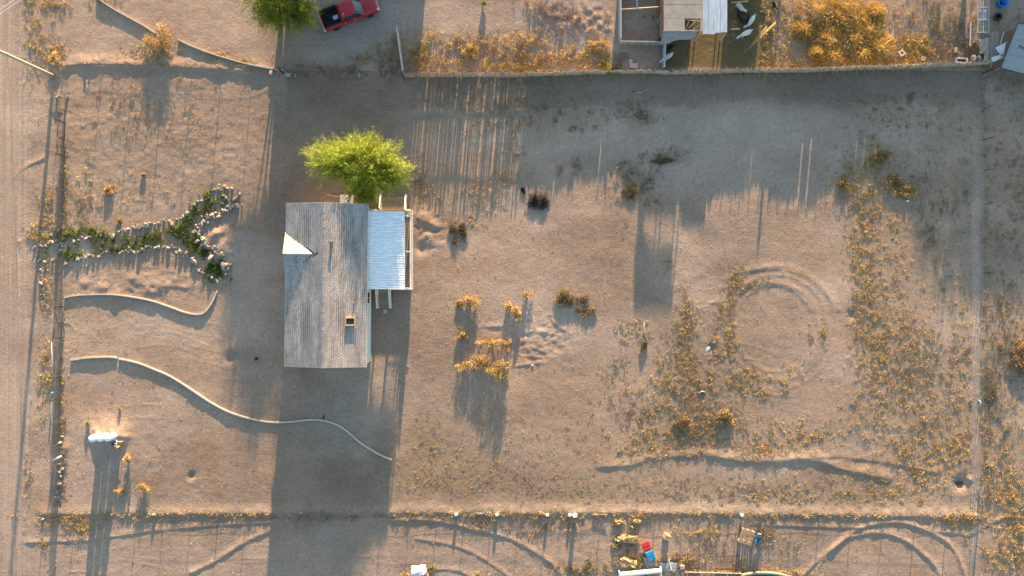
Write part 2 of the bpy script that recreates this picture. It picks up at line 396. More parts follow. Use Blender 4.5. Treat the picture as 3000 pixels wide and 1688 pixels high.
WEED_T = [  # neighbour's strip beyond the north fence
 (1240, 130, 40, 40, .8, 'G'), (1225, 170, 25, 40, 1.0, 'G'), (1380, 155, 60, 30, 1.0, 'B'), (1320, 130, 80, 30, .6, 'G'), (1450, 130, 70, 30, .8, 'G'), (1440, 195, 80, 20, 1.2, 'G'), (1490, 180, 60, 35, 1.0, 'G'), (1545, 170, 50, 35, 1.0, 'B'),
 (1600, 190, 80, 25, 1.1, 'G'), (1680, 175, 60, 30, 1.1, 'G'), (1745, 160, 40, 45, 1.3, 'G'), (1560, 120, 40, 20, .8, 'G'), (1300, 180, 100, 20, .7, 'G'), (1800, 180, 30, 20, .8, 'O'), (1690, 70, 80, 35, .9, 'P'), (1620, 50, 40, 20, .6, 'P'), (1610, 15, 60, 15, .5, 'P'),
 (2290, 60, 35, 70, 1.0, 'S'), (2300, 150, 40, 40, 1.0, 'S'), (2310, 190, 60, 10, 1.4, 'S'), (2370, 120, 20, 60, .8, 'S'), (2660, 130, 50, 25, 1.3, 'G'), (2690, 150, 30, 25, 1.4, 'G'), (2640, 60, 40, 40, .7, 'G'), (2620, 180, 60, 14, 1.2, 'G'), (2700, 190, 70, 8, 1.2, 'S'),
 (2740, 60, 50, 60, .9, 'O'), (2800, 100, 50, 60, .8, 'O'), (2760, 150, 50, 25, .7, 'B'), (2850, 160, 40, 30, .9, 'B'), (2940, 60, 60, 50, .4, 'O'), (2930, 240, 60, 40, .5, 'O'), (1060, 175, 30, 14, .8, 'B'), (1110, 160, 25, 25, .7, 'B'), (1150, 190, 40, 25, .6, 'O'), (1000, 200, 100, 10, .5, 'O'), (1160, 130, 15, 30, .5, 'B'),
 (2225, 10, 30, 30, .6, 'S'), (2250, 120, 15, 80, .7, 'S'), (2150, 70, 8, 40, .5, 'S'),
]
WEED_W = [  # west side along the road and the mesh fence
 (120, 135, 40, 40, 1.0, 'G'), (160, 165, 25, 25, 1.5, 'S'), (85, 10, 20, 20, 1.0, 'G'), (150, 12, 40, 16, .9, 'G'), (100, 70, 30, 20, .6, 'G'), (110, 220, 40, 40, .35, 'G'), (440, 155, 55, 18, 1.2, 'S'), (170, 30, 20, 15, .4, 'G'), (290, 0, 30, 8, 1., 'G'),
 (135, 640, 22, 60, .9, 'S'), (118, 690, 30, 30, 1.1, 'S'), (145, 590, 12, 40, .6, 'S'), (190, 500, 7, 60, .9, 'S'), (188, 620, 9, 70, 1.0, 'B'), (240, 620, 18, 40, .6, 'B'), (165, 680, 25, 20, 1.0, 'S'), (130, 700, 40, 15, .8, 'S'), (280, 590, 50, 40, .4, 'B'), (320, 560, 20, 20, .8, 'G'), (400, 560, 90, 50, .2, 'G'),
 (140, 850, 14, 60, .8, 'S'), (140, 1090, 16, 60, .9, 'G'), (115, 1160, 18, 80, .5, 'G'), (180, 1100, 6, 90, .9, 'G'), (178, 1230, 8, 60, .8, 'B'), (185, 1330, 10, 120, .5, 'B'), (430, 300, 180, 110, .16, 'B'), (350, 330, 100, 60, .2, 'B'), (560, 300, 60, 80, .14, 'G'),
 (640, 163, 30, 10, 1.4, 'S'), (705, 178, 30, 10, 1.4, 'S'), (190, 1530, 60, 14, .8, 'G'), (240, 1545, 30, 25, .8, 'G'), (130, 1590, 16, 20, .6, 'G'), (400, 270, 20, 10, .5, 'S'), (260, 505, 12, 60, .3, 'S'), (80, 1400, 12, 60, .4, 'B'), (210, 560, 20, 60, .15, 'S'),
]
WEED_S = [  # along and beyond the south fence
 (500, 1506, 380, 9, .9, 'S'), (1000, 1510, 300, 9, .6, 'O'), (1450, 1508, 250, 9, 1.0, 'S'), (1900, 1508, 300, 10, 1.0, 'G'), (2300, 1510, 250, 9, .9, 'S'), (2810, 1520, 50, 18, 1.3, 'G'), (1410, 1535, 30, 14, .9, 'G'),
 (1560, 1545, 70, 25, .6, 'B'), (1650, 1540, 60, 20, .5, 'B'), (2060, 1560, 60, 12, .9, 'G'), (2080, 1595, 60, 14, .6, 'B'), (2230, 1560, 30, 30, .9, 'B'), (2300, 1600, 50, 40, .4, 'B'), (1720, 1665, 80, 20, 1.3, 'B'), (1690, 1680, 25, 14, 1.2, 'V'), (1725, 1655, 15, 12, 1.2, 'V'), (1870, 1640, 14, 25, 1.2, 'V'), (1925, 1640, 12, 12, 1.2, 'G'),
 (2100, 1675, 250, 8, .9, 'S'), (2300, 1678, 60, 8, 1.2, 'S'), (2970, 1520, 50, 90, .9, 'G'), (2990, 1600, 40, 70, 1.2, 'G'), (2930, 1640, 40, 40, .8, 'G'), (2940, 1400, 60, 90, .8, 'G'), (2920, 1250, 45, 150, .7, 'O'), (2960, 1050, 40, 60, .9, 'O'), (2995, 1040, 25, 50, 1.5, 'B'), (2920, 1000, 40, 120, .6, 'O'), (2940, 700, 50, 150, .5, 'O'), (2990, 560, 25, 150, .8, 'O'), (2930, 450, 60, 80, .4, 'O'), (2900, 1150, 20, 60, .9, 'O'), (2960, 880, 40, 60, .7, 'O'), (2890, 800, 10, 500, .6, 'B'),
 (2010, 1640, 50, 20, .9, 'S'), (2170, 1650, 20, 20, .7, 'S'), (1440, 1676, 40, 8, .4, 'S'), (1190, 1684, 15, 8, 1.4, 'S'),
]
WEED_L = [  # very low stubble south-east of the house
 (1640, 1400, 150, 60, .45, 'B'), (1600, 1330, 120, 40, .4, 'G'), (1780, 1440, 200, 45, .5, 'B'), (1330, 1330, 110, 40, .8, 'G'), (1250, 1310, 60, 70, .7, 'G'), (1400, 1400, 160, 50, .8, 'B'), (1280, 1420, 80, 40, .6, 'G'),
 (1450, 1225, 70, 35, .6, 'G'), (1520, 1280, 80, 30, .5, 'G'), (1560, 1440, 140, 30, .5, 'B'), (2050, 1440, 200, 30, .6, 'B'), (2500, 1450, 200, 30, .5, 'B'), (1950, 1400, 120, 30, .4, 'B'), (500, 1380, 200, 80, .12, 'B'), (350, 1150, 150, 80, .1, 'B'),
]
ALLW = WEED_L + WEED_R + WEED_N + WEED_T + WEED_W + WEED_S
def density(px, py, lst):
    d = np.zeros(px.shape)
    for cx, cy, rx, ry, de, _ in lst:
        m = (abs(px-cx) < rx*1.9) & (abs(py-cy) < ry*1.9)
        if m.any(): d[m] += de*np.exp(-(((px[m]-cx)/rx)**2 + ((py[m]-cy)/ry)**2))
    return d

def ground_colour():
    base = np.array([.330, .234, .168])
    n1 = fbm(GX/11, GY/11, 41, 3); n2 = fbm(GX/2.2, GY/2.2, 43, 3); n3 = vn(GX/.35, GY/.35, 47)
    v = .70 + .42*n1 + .22*(n2-.5)*2*.6 + .10*(n3-.5)
    c = base[None, None, :]*v[..., None]
    def mixc(mask, col, k):
        m = np.clip(mask, 0, 1)[..., None]*k
        return c*(1-m) + np.array(col)*m*v[..., None]
    wav = (fbm(PX/60, PY/60, 51, 3)-.5)*50
    nb = fbm(GX/7.5+3, GY/5.5, 143, 4); npl = fbm(GX/9, GY/4+9, 151, 4); nf = fbm(GX/1.1, GY/1.1, 161, 3)
    c = mixc(np.clip((nb-.47)*6, 0, 1)*(.55+.9*(nf-.2)), (.262, .174, .115), .48)
    c = mixc(np.clip((npl-.52)*6, 0, 1), (.40, .295, .225), .6)
    for ex, ey, ax, ay, k_ in ((1650, 1110, 160, 60, .5), (1600, 1175, 200, 50, .4), (420, 330, 250, 130, .35), (1350, 1000, 130, 220, .3), (650, 1370, 280, 80, .4), (1500, 780, 220, 60, .3), (1750, 1430, 500, 45, .3), (330, 1150, 180, 60, .3)):
        c = mixc(np.exp(-(((PX-ex+wav)/ax)**2+((PY-ey+wav)/ay)**2)**2)*(.5+nf), (.255, .168, .112), k_)
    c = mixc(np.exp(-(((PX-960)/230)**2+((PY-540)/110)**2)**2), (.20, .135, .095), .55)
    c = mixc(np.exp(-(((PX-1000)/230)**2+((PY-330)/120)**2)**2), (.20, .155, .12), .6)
    # olive trodden yard of the goat pen
    yard = (1/(1+np.exp(-(PX-1938)/4)))*(1/(1+np.exp((PX-2262+wav*.3)/6)))*(1/(1+np.exp((PY-200)/3)))*(PY < 215)*np.clip((PY+70+wav)/30, 0, 1)
    c = mixc(yard, (.125, .100, .042), .9)
    # packed grey road and drive
    c = mixc(1/(1+np.exp((PX-82+wav*.15)/5)), (.375, .275, .205), .8)
    c = mixc(np.exp(-(((PX-1010)/190)**2+((PY-70)/105)**2)**2), (.30, .25, .205), .8)
    # pale blown sand
    c = mixc(np.exp(-(((PX-2250)/560)**2+((PY-450)/135)**2)**2), (.42, .315, .245), .8)
    c = mixc(np.exp(-((PX-2860+wav*.12)/13)**4)*np.clip((PY-300)/500, .15, 1)*(.5+.7*nf), (.41, .31, .245), .85)  # pale track; paleness cut toward the north, painting its shaded end dimmer
    c = mixc(np.exp(-((PY-1490)/14)**2)*(PX > 150), (.35, .27, .2), .7)
    c = mixc(np.exp(-((PY-1650)/110)**2)*(PX < 1600), (.365, .265, .198), .6)
    # darker raked soil south of the north fence
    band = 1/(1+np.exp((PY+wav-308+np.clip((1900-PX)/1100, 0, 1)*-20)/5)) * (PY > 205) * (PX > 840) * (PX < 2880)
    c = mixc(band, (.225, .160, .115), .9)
    # drier brown litter where weeds grow
    d = density(PX.ravel(), PY.ravel(), ALLW).reshape(PX.shape)
    c = mixc(np.clip(d*1.1*(.4+1.0*n3), 0, 1), (.27, .19, .115), .45)
    # dark burnt patch, wet rings
    c = mixc(np.exp(-(((PX-1580)/32)**2+((PY-590)/30)**2)), (.03, .03, .03), .85)
    # tyre streaks along the road
    st = vn(PX/3.5, PY/400, 61)
    c *= (1 + .34*(st-.5)*(PX < 90))[..., None]
    return np.clip(c, .01, .9)

def build_ground():
    ny, nx = GX.shape
    V = np.stack([GX, GY, GZ], -1).reshape(-1, 3)
    i = np.arange(ny*nx).reshape(ny, nx)
    F = np.stack([i[:-1, :-1], i[:-1, 1:], i[1:, 1:], i[1:, :-1]], -1).reshape(-1, 4)
    m = pm('desert_soil', (1, 1, 1), .95, .16, 3.2, attr='Col', bump=.028, bscale=16, spec=.05)
    # extra fine grain on the soil
    nt = m.node_tree; N = nt.nodes
    bp = [n for n in N if n.type == 'BUMP'][0]; tc = [n for n in N if n.type == 'TEX_COORD'][0]
    n2 = N.new('ShaderNodeTexNoise'); n2.inputs['Scale'].default_value = 5.0; n2.inputs['Detail'].default_value = 6; n2.inputs['Roughness'].default_value = .62
    nt.links.new(tc.outputs['Object'], n2.inputs['Vector'])
    b2 = N.new('ShaderNodeBump'); b2.inputs['Distance'].default_value = .036
    nt.links.new(n2.outputs[0], b2.inputs['Height']); nt.links.new(bp.outputs[0], b2.inputs['Normal'])
    bs = N['Principled BSDF']; nt.links.new(b2.outputs[0], bs.inputs['Normal'])
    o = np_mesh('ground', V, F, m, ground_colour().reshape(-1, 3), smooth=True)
    tag(o, kind='structure')
build_ground()

# ------------------------------------------------------------------ mobile home
def shingle_slope(mb_v, mb_f, mb_c, O, U, Dn, nU, nD, wu, wd, clip=None):
    """tabs over a slope: origin O at the ridge, U along ridge, Dn down-slope (unit vectors)"""
    Nn = U.cross(Dn); Nn = Nn if Nn.z > 0 else -Nn
    for r in range(nD):
        off = .5*wu*(r % 2)
        for k in range(-1, nU+1):
            u0 = max(k*wu+off+.014, 0); u1 = min((k+1)*wu+off-.014, nU*wu)
            if u1-u0 < .03: continue
            d0 = r*wd; d1 = (r+1)*wd
            if clip and not clip((u0+u1)/2, (d0+d1)/2): continue
            j = random.uniform(-.006, .006)
            wob = .010*math.sin(.9*d0*2.1+1.3)+.006*math.sin(u0*.7+d0)
            n = len(mb_v)
            a = O+U*u0+Dn*d0+Nn*(.004+wob); b = O+U*u1+Dn*d0+Nn*(.004+wob)
            c_ = O+U*u1+Dn*(d1+j-.018)+Nn*(.022+wob); d_ = O+U*u0+Dn*(d1+j-.018)+Nn*(.022+wob)
            e = O+U*u1+Dn*(d1+j-.018)-Nn*.004; f = O+U*u0+Dn*(d1+j-.018)-Nn*.004
            mb_v += [a, b, c_, d_, e, f]
            mb_f += [(n, n+1, n+2, n+3), (n+3, n+2, n+4, n+5)]
            s = random.choice((.88, .95, 1.0, 1.05, 1.1)); t = random.uniform(.95, 1.05)
            mb_c += [(.335*s*t, .30*s, .275*s/t)]*6

def quads_obj(name, v, f, c, mat, parent):
    return np_mesh(name, np.array([tuple(q) for q in v]), np.array(f), mat, np.array(c), parent)

def mobile_home():
    h = thing('mobile_home', 'double-wide mobile home with pale shingled gable roof and white walls', 'house', (-18.21, .27, 0), -.0105)
    EV, RG = 3.1, 4.12; hw, hl = 4.01, 7.99
    SH = pm('asphalt_shingle', (1, 1, 1), .95, .32, .7, attr='Col', stretch=(2.5, .5, 1), spec=.1)
    w = MB(); ww, wl = 3.86, 7.75
    w.box((0, 0, .62+1.2), (2*ww, 2*wl, 2.4))
    for s in (-1, 1):
        w.add([(-ww, s*wl, 3.02), (ww, s*wl, 3.02), (0, s*wl, 3.98), (-ww, s*(wl-.1), 3.02), (ww, s*(wl-.1), 3.02), (0, s*(wl-.1), 3.98)], [(0, 1, 2), (3, 5, 4), (0, 3, 4, 1), (1, 4, 5, 2), (2, 5, 3, 0)])
    wall = w.build('wall', VINYL, h)
    k = MB()
    for i in range(12):   # lap siding boards
        for sx in (-1, 1): k.box((sx*(ww+.008), 0, .72+i*.2), (.016, 2*wl, .012))
        for sy in (-1, 1): k.box((0, sy*(wl+.008), .72+i*.2), (2*ww, .016, .012))
    k.build('siding_lap', WHITE, wall)
    MB().box((0, 0, .3), (2*ww-.08, 2*wl-.08, .6)).build('skirting', pm('skirting', (.45, .43, .40), .8), h)
    # roof deck
    pitch = math.atan2(RG-EV, hw); rf = MB()
    rf.add([(-hw, -hl, EV), (0, -hl, RG), (hw, -hl, EV), (-hw, hl, EV), (0, hl, RG), (hw, hl, EV),
            (-hw, -hl, EV-.14), (0, -hl, RG-.14), (hw, -hl, EV-.14), (-hw, hl, EV-.14), (0, hl, RG-.14), (hw, hl, EV-.14)],
           [(0, 3, 4, 1), (1, 4, 5, 2), (6, 7, 10, 9), (7, 8, 11, 10), (0, 1, 7, 6), (1, 2, 8, 7), (3, 9, 10, 4), (4, 10, 11, 5), (0, 6, 9, 3), (2, 5, 11, 8)])
    roof = rf.build('roof', pm('roof_deck', (.13, .115, .105), .9), h)
    cp, sp_ = math.cos(pitch), math.sin(pitch)
    sl = hw/cp; nD = 20; wd = sl/nD; nU = 52; wu = 2*hl/nU
    v, f, c = [], [], []
    dy0 = 3.0   # cross gable centre
    for s in (-1, 1):
        O = Vector((0, -hl, RG+.004)); Dn = Vector((s*cp, 0, -sp_)); U = Vector((0, 1, 0))
        cl = (lambda u, d: not (abs(u-hl-dy0) < (d-.3)*.46-.12)) if s < 0 else None
        shingle_slope(v, f, c, O, U, Dn, nU, nD, wu, wd, cl)
    o = quads_obj('shingles', v, f, c, SH, roof); o['kind'] = 'stuff'
    # ridge caps
    cap = MB().add([(-.17, -.16, -.05), (0, -.16, .0), (.17, -.16, -.05), (-.17, .16, -.035), (0, .16, .016), (.17, .16, -.035), (-.17, -.16, -.07), (.17, -.16, -.07)],
                   [(0, 3, 4, 1), (1, 4, 5, 2), (0, 1, 6), (1, 2, 7)])
    cm = cap.mesh('ridge_cap'); cm.materials.append(pm('ridge_shingle', (.36, .30, .26), .95, .12, rand=.2))
    for i in range(53):
        q = bpy.data.objects.new('ridge_cap', cm); link(q, roof); q.location = (random.uniform(-.01, .01), -hl+.15+i*.302, RG+.05)
    # cross gable over the front door
    g = thing('x', '', ''); bpy.data.objects.remove(g)
    gz0, gh, top = EV-.02, 2.15, RG-.32
    gx = -hw-.06
    gm = MB()
    gm.add([(gx, dy0-gh, gz0), (gx, dy0+gh, gz0), (gx, dy0, top), (-.15, dy0, top)], [(0, 3, 2), (1, 2, 3)])
    gr = gm.build('cross_gable', pm('roof_deck', ()), roof)
    v, f, c = [], [], []
    for s in (-1, 1):
        ln = abs(gx)-.15; dn = Vector((0, s*gh, gz0-top)); dl = dn.length; dn.normalize()
        nd = 10; nu = 13
        def cl(u, d, ln=ln, dl=dl): return (ln-u) > ln*(d/dl)*1.0-.12 if False else u < ln*(1-d/dl)+.1
        shingle_slope(v, f, c, Vector((gx, dy0, top+.006)), Vector((1, 0, 0)), dn, nu, nd, ln/nu, dl/nd, cl)
    o = quads_obj('gable_shingles', v, f, c, SH, roof); o['kind'] = 'stuff'
    MB().add([(gx+.12, dy0-gh+.1, gz0-.02), (gx+.12, dy0+gh-.1, gz0-.02), (gx+.12, dy0, top-.1), (gx+.18, dy0-gh+.1, gz0-.02), (gx+.18, dy0+gh-.1, gz0-.02), (gx+.18, dy0, top-.1)],
             [(0, 1, 2), (3, 5, 4), (0, 3, 4, 1), (1, 4, 5, 2), (2, 5, 3, 0)]).build('gable_wall', VINYL, h)
    # fascia
    fa = MB()
    for s in (-1, 1): fa.box((s*(hw+.012), 0, EV-.07), (.02, 2*hl, .13))
    for s in (-1, 1):
        for t in (-1, 1): fa.bar((t*hw, s*(hl+.012), EV-.07), (0, s*(hl+.012), RG-.07), .02, .12)
    fa.build('fascia', WHITE, roof)
    # roof furniture
    def on(x, y): return RG - abs(x)*(RG-EV)/hw
    def loc(px, py, z):
        p = P(px, py, z) - Vector((-18.21, .27, 0)); a = .0105
        return p.x*math.cos(a)-p.y*math.sin(a), p.x*math.sin(a)+p.y*math.cos(a)
    x, y = loc(1025, 942, 3.7); z = on(x, y)
    R = Matrix.Rotation(pitch, 3, 'Y')
    fr = MB(); tanm = pm('skylight_frame', (.45, .34, .16), .6)
    for dx, dy, ax, ay in ((0, .36, .92, .14), (0, -.36, .92, .14), (.42, 0, .08, .58), (-.42, 0, .08, .58)):
        fr.box(Vector((x, y, z+.11)) + R @ Vector((dx, dy, 0)), (ax, ay, .24), M=R)
    sk = fr.build('skylight', tanm, roof)
    MB().box(Vector((x, y, z+.12)) + R @ Vector((0, 0, .06)), (.77, .58, .03), M=R).build('pane', GLASSD, sk)
    for px, py, hh, r in ((972, 708, .38, .13), (1040, 962, .22, .045), (1033, 888, .22, .05), (1056, 660, .14, .05), (1039, 713, .1, .05)):
        x, y = loc(px, py, 3.9); z = on(x, y)
        MB().lathe([(r, -.1), (r, hh*.7), (r*1.3, hh*.72), (r*1.3, hh), (.001, hh+.02)], 10, (x, y, z)).build('vent_pipe', pm('vent_metal', (.25, .19, .15), .6), roof)
    # windows: east wall and others
    def win(cx, cy, cz, wx, wy, wz):
        a = MB(); t = .06
        if wx < wy:
            for s in (-1, 1): a.box((cx, cy+s*wy/2, cz), (wx, t, wz+t)); a.box((cx, cy, cz+s*wz/2), (wx, wy-t, t))
            a.box((cx, cy, cz), (wx, t*.7, wz-t))
        else:
            for s in (-1, 1): a.box((cx+s*wx/2, cy, cz), (t, wy, wz+t)); a.box((cx, cy, cz+s*wz/2), (wx-t, wy, t))
            a.box((cx, cy, cz), (t*.7, wy, wz-t))
        o = a.build('window', WHITE, h)
        MB().box((cx, cy, cz), (max(wx-.05, .02) if wx < wy else wx-.04, wy-.04 if wx < wy else max(wy-.05, .02), wz-.04)).build('pane', GLASSD, o)
    win(ww+.05, -.95-.25, 2.05, .1, 1.15, 1.1); win(ww+.05, 4.5, 2.05, .1, 1.2, 1.0)
    for yy in (-5.5, -2, 6.2): win(-ww-.05, yy, 2.05, .1, 1.2, 1.1)
    win(-1.8, -wl-.05, 2.05, 1.2, .1, 1.1); win(1.8, -wl-.05, 2.05, 1.2, .1, 1.1); win(-2.2, wl+.05, 2.05, 1.2, .1, 1.0)
    d = MB().box((-ww-.04, 3.0, 1.65), (.08, .95, 2.0)).build('door', pm('door_paint', (.35, .1, .07), .5), h)
    MB().lathe([(.03, 0), (.035, .03), (.001, .05)], 8, (-ww-.1, 3.35, 1.55)).build('handle', GALV, d)
    d = MB().box((ww+.04, 1.6, 1.65), (.08, .95, 2.0)).build('door', WHITE, h)
    MB().lathe([(.03, 0), (.035, .03), (.001, .05)], 8, (ww+.1, 1.95, 1.55)).build('handle', GALV, d)
mobile_home()

def front_steps():
    t = thing('front_steps', 'small entry steps with two white handrails under the cross gable', 'steps', (-22.0, 3.1, 0), -.0105)
    for i in range(3): MB().box((-.35-.0-i*.3, 0, .5-i*.18), (.3, 1.2, .06)).build('tread', WOODL, t)
    for s in (-1, 1):
        MB().bar((-1.0, s*.62, .1), (-.2, s*.62, .62), .05, .2).build('stringer', WOOD, t)
        MB().bar((-.95, s*.58, .95), (-.15, s*.58, 1.5), .1, .06).build('handrail', WHITE, t)
        for x, z0, z1 in ((-.9, 0, .95), (-.2, .2, 1.45)): MB().box((x, s*.58, (z0+z1)/2), (.08, .08, z1-z0)).build('post', WHITE, t)
front_steps()

# ------------------------------------------------------------------ covered porch
def covered_porch():
    t = thing('covered_porch', 'covered wooden deck with corrugated metal roof and white baluster railing', 'porch', (0, 0, 0))
    x0, x1, y0, y1 = -14.22, -10.12, -.15, 7.9; FZ = .72
    rx0, rx1, ry0, ry1 = -14.24, -10.62, -.1, 7.56
    # corrugated sheets, ribs run away from the house
    n = 9; py = (ry1-ry0)/n
    prof = []
    m = 30
    for i in range(m+1):
        prof.append((i/m*py, .034*(1 if math.sin(2*math.pi*i/m*5) > 0 else -1)*abs(math.sin(2*math.pi*i/m*5))**.6))
    for k in range(n):
        v = []; f = []
        for i, (yy, zz) in enumerate(prof):
            v += [(rx0, ry0+k*py+yy, 2.78+zz+.004*(k % 2)), (rx1, ry0+k*py+yy, 2.55+zz+.004*(k % 2))]
        for i in range(m): f.append((2*i, 2*i+2, 2*i+3, 2*i+1))
        o = MB().add(v, f).build('roof_sheet', pm('porch_tin', (.80, .79, .77), .5, .18, 2.2, stretch=(.5, 3, 1)), t)
        md = o.modifiers.new('s', 'SOLIDIFY'); md.thickness = .004
    for x, z in ((rx1-.05, 2.46), (rx1-1.2, 2.54), (rx1-2.4, 2.61)): MB().box((x, (ry0+ry1)/2, z), (.06, ry1-ry0-.06, .12)).build('roof_beam', WHITE, t)
    MB().box((rx1+.02, (ry0+ry1)/2, 2.52), (.03, ry1-ry0, .14)).build('fascia', WHITE, t)
    MB().box(((rx0+rx1)/2, ry0-.02, 2.64), (rx1-rx0, .03, .16)).build('fascia', WHITE, t)
    # deck boards
    nb = 28; bw = (x1-x0)/nb
    bmesh_ = MB().box((0, 0, 0), (bw-.012, y1-y0, .035)).mesh('deck_board'); bmesh_.materials.append(WOOD)
    for i in range(nb):
        o = bpy.data.objects.new('deck_board', bmesh_); link(o, t); o.location = (x0+(i+.5)*bw, (y0+y1)/2, FZ-.018+random.uniform(-.003, .003))
    MB().box(((x0+x1)/2, (y0+y1)/2, FZ-.14), (x1-x0-.1, y1-y0-.1, .2)).build('joists', GREYW, t)
    MB().box((x1+.02, (y0+y1)/2, FZ-.12), (.03, y1-y0, .24)).build('rim_board', WHITE, t)
    for i in range(4):
        for j in (x0+.3, x1-.2): MB().box((j, y0+.2+i*2.5, .25), (.12, .12, .6)).build('pier', GREYW, t)
    for yy in (0.0, 3.65, 7.2): MB().box((x1-.38, yy, 1.6), (.1, .1, 1.8)).build('roof_post', WHITE, t)
    for yy in (0.0, 3.65, 7.2): MB().box((x1-.22, yy, 1.66), (.42, .09, .05)).build('rail_bracket', WHITE, t)
    bal = MB().box((0, 0, 0), (.04, .04, .82)).mesh('baluster'); bal.materials.append(WHITE)
    def rail(a, b, za=FZ, zb=FZ):
        a = Vector(a); b = Vector(b); l = (b-a).length; k = max(2, int(l/.135))
        for i in range(k+1):
            p = a.lerp(b, i/k); z = za+(zb-za)*i/k
            o = bpy.data.objects.new('baluster', bal); link(o, t); o.location = (p.x, p.y, z+.5)
        MB().bar((a.x, a.y, za+.93), (b.x, b.y, zb+.93), .11, .05).build('top_rail', WHITE, t)
        MB().bar((a.x, a.y, za+.09), (b.x, b.y, zb+.09), .06, .05).build('bottom_rail', WHITE, t)
        for p, z in ((a, za), (b, zb)): MB().box((p.x, p.y, z+.5), (.1, .1, 1.06)).build('newel_post', WHITE, t)
    rail((x1-.05, y0+.05), (x1-.05, y1-.4)); rail((x1-.1, y1-.05), (-10.75, y1-.05)); rail((-13.3, y1-.05), (-14.1, y1-.05))
    rail((x1-.1, y0+.02), (-12.15, y0+.02))
    # wide north stair
    sx0, sx1 = -13.3, -10.75
    for i in range(4):
        MB().box(((sx0+sx1)/2, y1+.2+i*.36, FZ-.16*(i+1)), (sx1-sx0-.1, .33, .05)).build('tread', WOODL, t)
        MB().box(((sx0+sx1)/2, y1+.02+i*.36, FZ-.16*(i+1)+.08), (sx1-sx0-.1, .025, .15)).build('riser', WOODL, t)
    for s in (sx0, sx1): rail((s, y1+.02), (s, y1+1.5), FZ, .12)
    # narrow south stair
    sx0, sx1 = -13.65, -12.35
    for i in range(6):
        MB().box(((sx0+sx1)/2, y0-.2-i*.3, FZ-.1*(i+1)), (sx1-sx0-.1, .28, .045)).build('tread', WOOD, t)
    for s in (sx0, sx1):
        MB().bar((s, y0-.05, FZ+.9), (s, y0-1.9, .12+.85), .14, .05).build('handrail', WHITE, t)
        MB().bar((s, y0-.05, FZ-.05), (s, y0-1.9, .1), .05, .2).build('stringer', WHITE, t)
        for i in range(7):
            o = bpy.data.objects.new('baluster', bal); link(o, t); o.location = (s, y0-.1-i*.29, FZ-.09*i+.48)
covered_porch()
tag(MB().box(tuple(PG(1128, 913, .04)), (.35, .35, .08), .1).build('paver', CONC, bevel=.01), 'square grey paver at the foot of the narrow porch stair', 'paver')

def air_conditioner():
    t = thing('air_conditioner', 'beige packaged air conditioner with round fan grille against the house wall', 'air conditioner', tuple(PG(1024, 592)), -.0105)
    bg = pm('beige_metal', (.42, .37, .31), .55, .06)
    MB().box((0, 0, .06), (1.5, 1.25, .1)).build('pad', CONC, t)
    MB().box((0, 0, .66), (1.38, 1.1, 1.1)).build('cabinet', bg, t, bevel=.03)
    MB().torus((.1, .12, 1.22), .30, .025, 24, 6).build('fan_ring', bg, t, True)
    MB().lathe([(.28, 0), (.28, .012), (.001, .012)], 20, (.1, .12, 1.213)).build('fan_well', DARKM, t)
    g = MB()
    for r in (.08, .14, .2, .26): g.torus((.1, .12, 1.235), r, .007, 20, 4)
    for k in range(6):
        a = k*math.pi/6; g.bar((.1-.28*math.cos(a), .12-.28*math.sin(a), 1.235), (.1+.28*math.cos(a), .12+.28*math.sin(a), 1.235), .01, .01)
    g.build('grille', GALV, t); MB().lathe([(.06, 0), (.05, .03), (.001, .035)], 10, (.1, .12, 1.24)).build('motor_cap', GALV, t)
    for s in (-1, 1): MB().box((s*.695, 0, .6), (.012, .8, .7)).build('louvre', DARKM, t)
air_conditioner()
tag(MB().tube([tuple(PG(958, 570, .06)), tuple(PG(975, 573, .08)), tuple(PG(1000, 578, .25))], .035, 6).build('drain_pipe', pm('pvc', (.5, .42, .34), .5), smooth=True), 'thin drain pipe running over soil to the air conditioner', 'pipe')

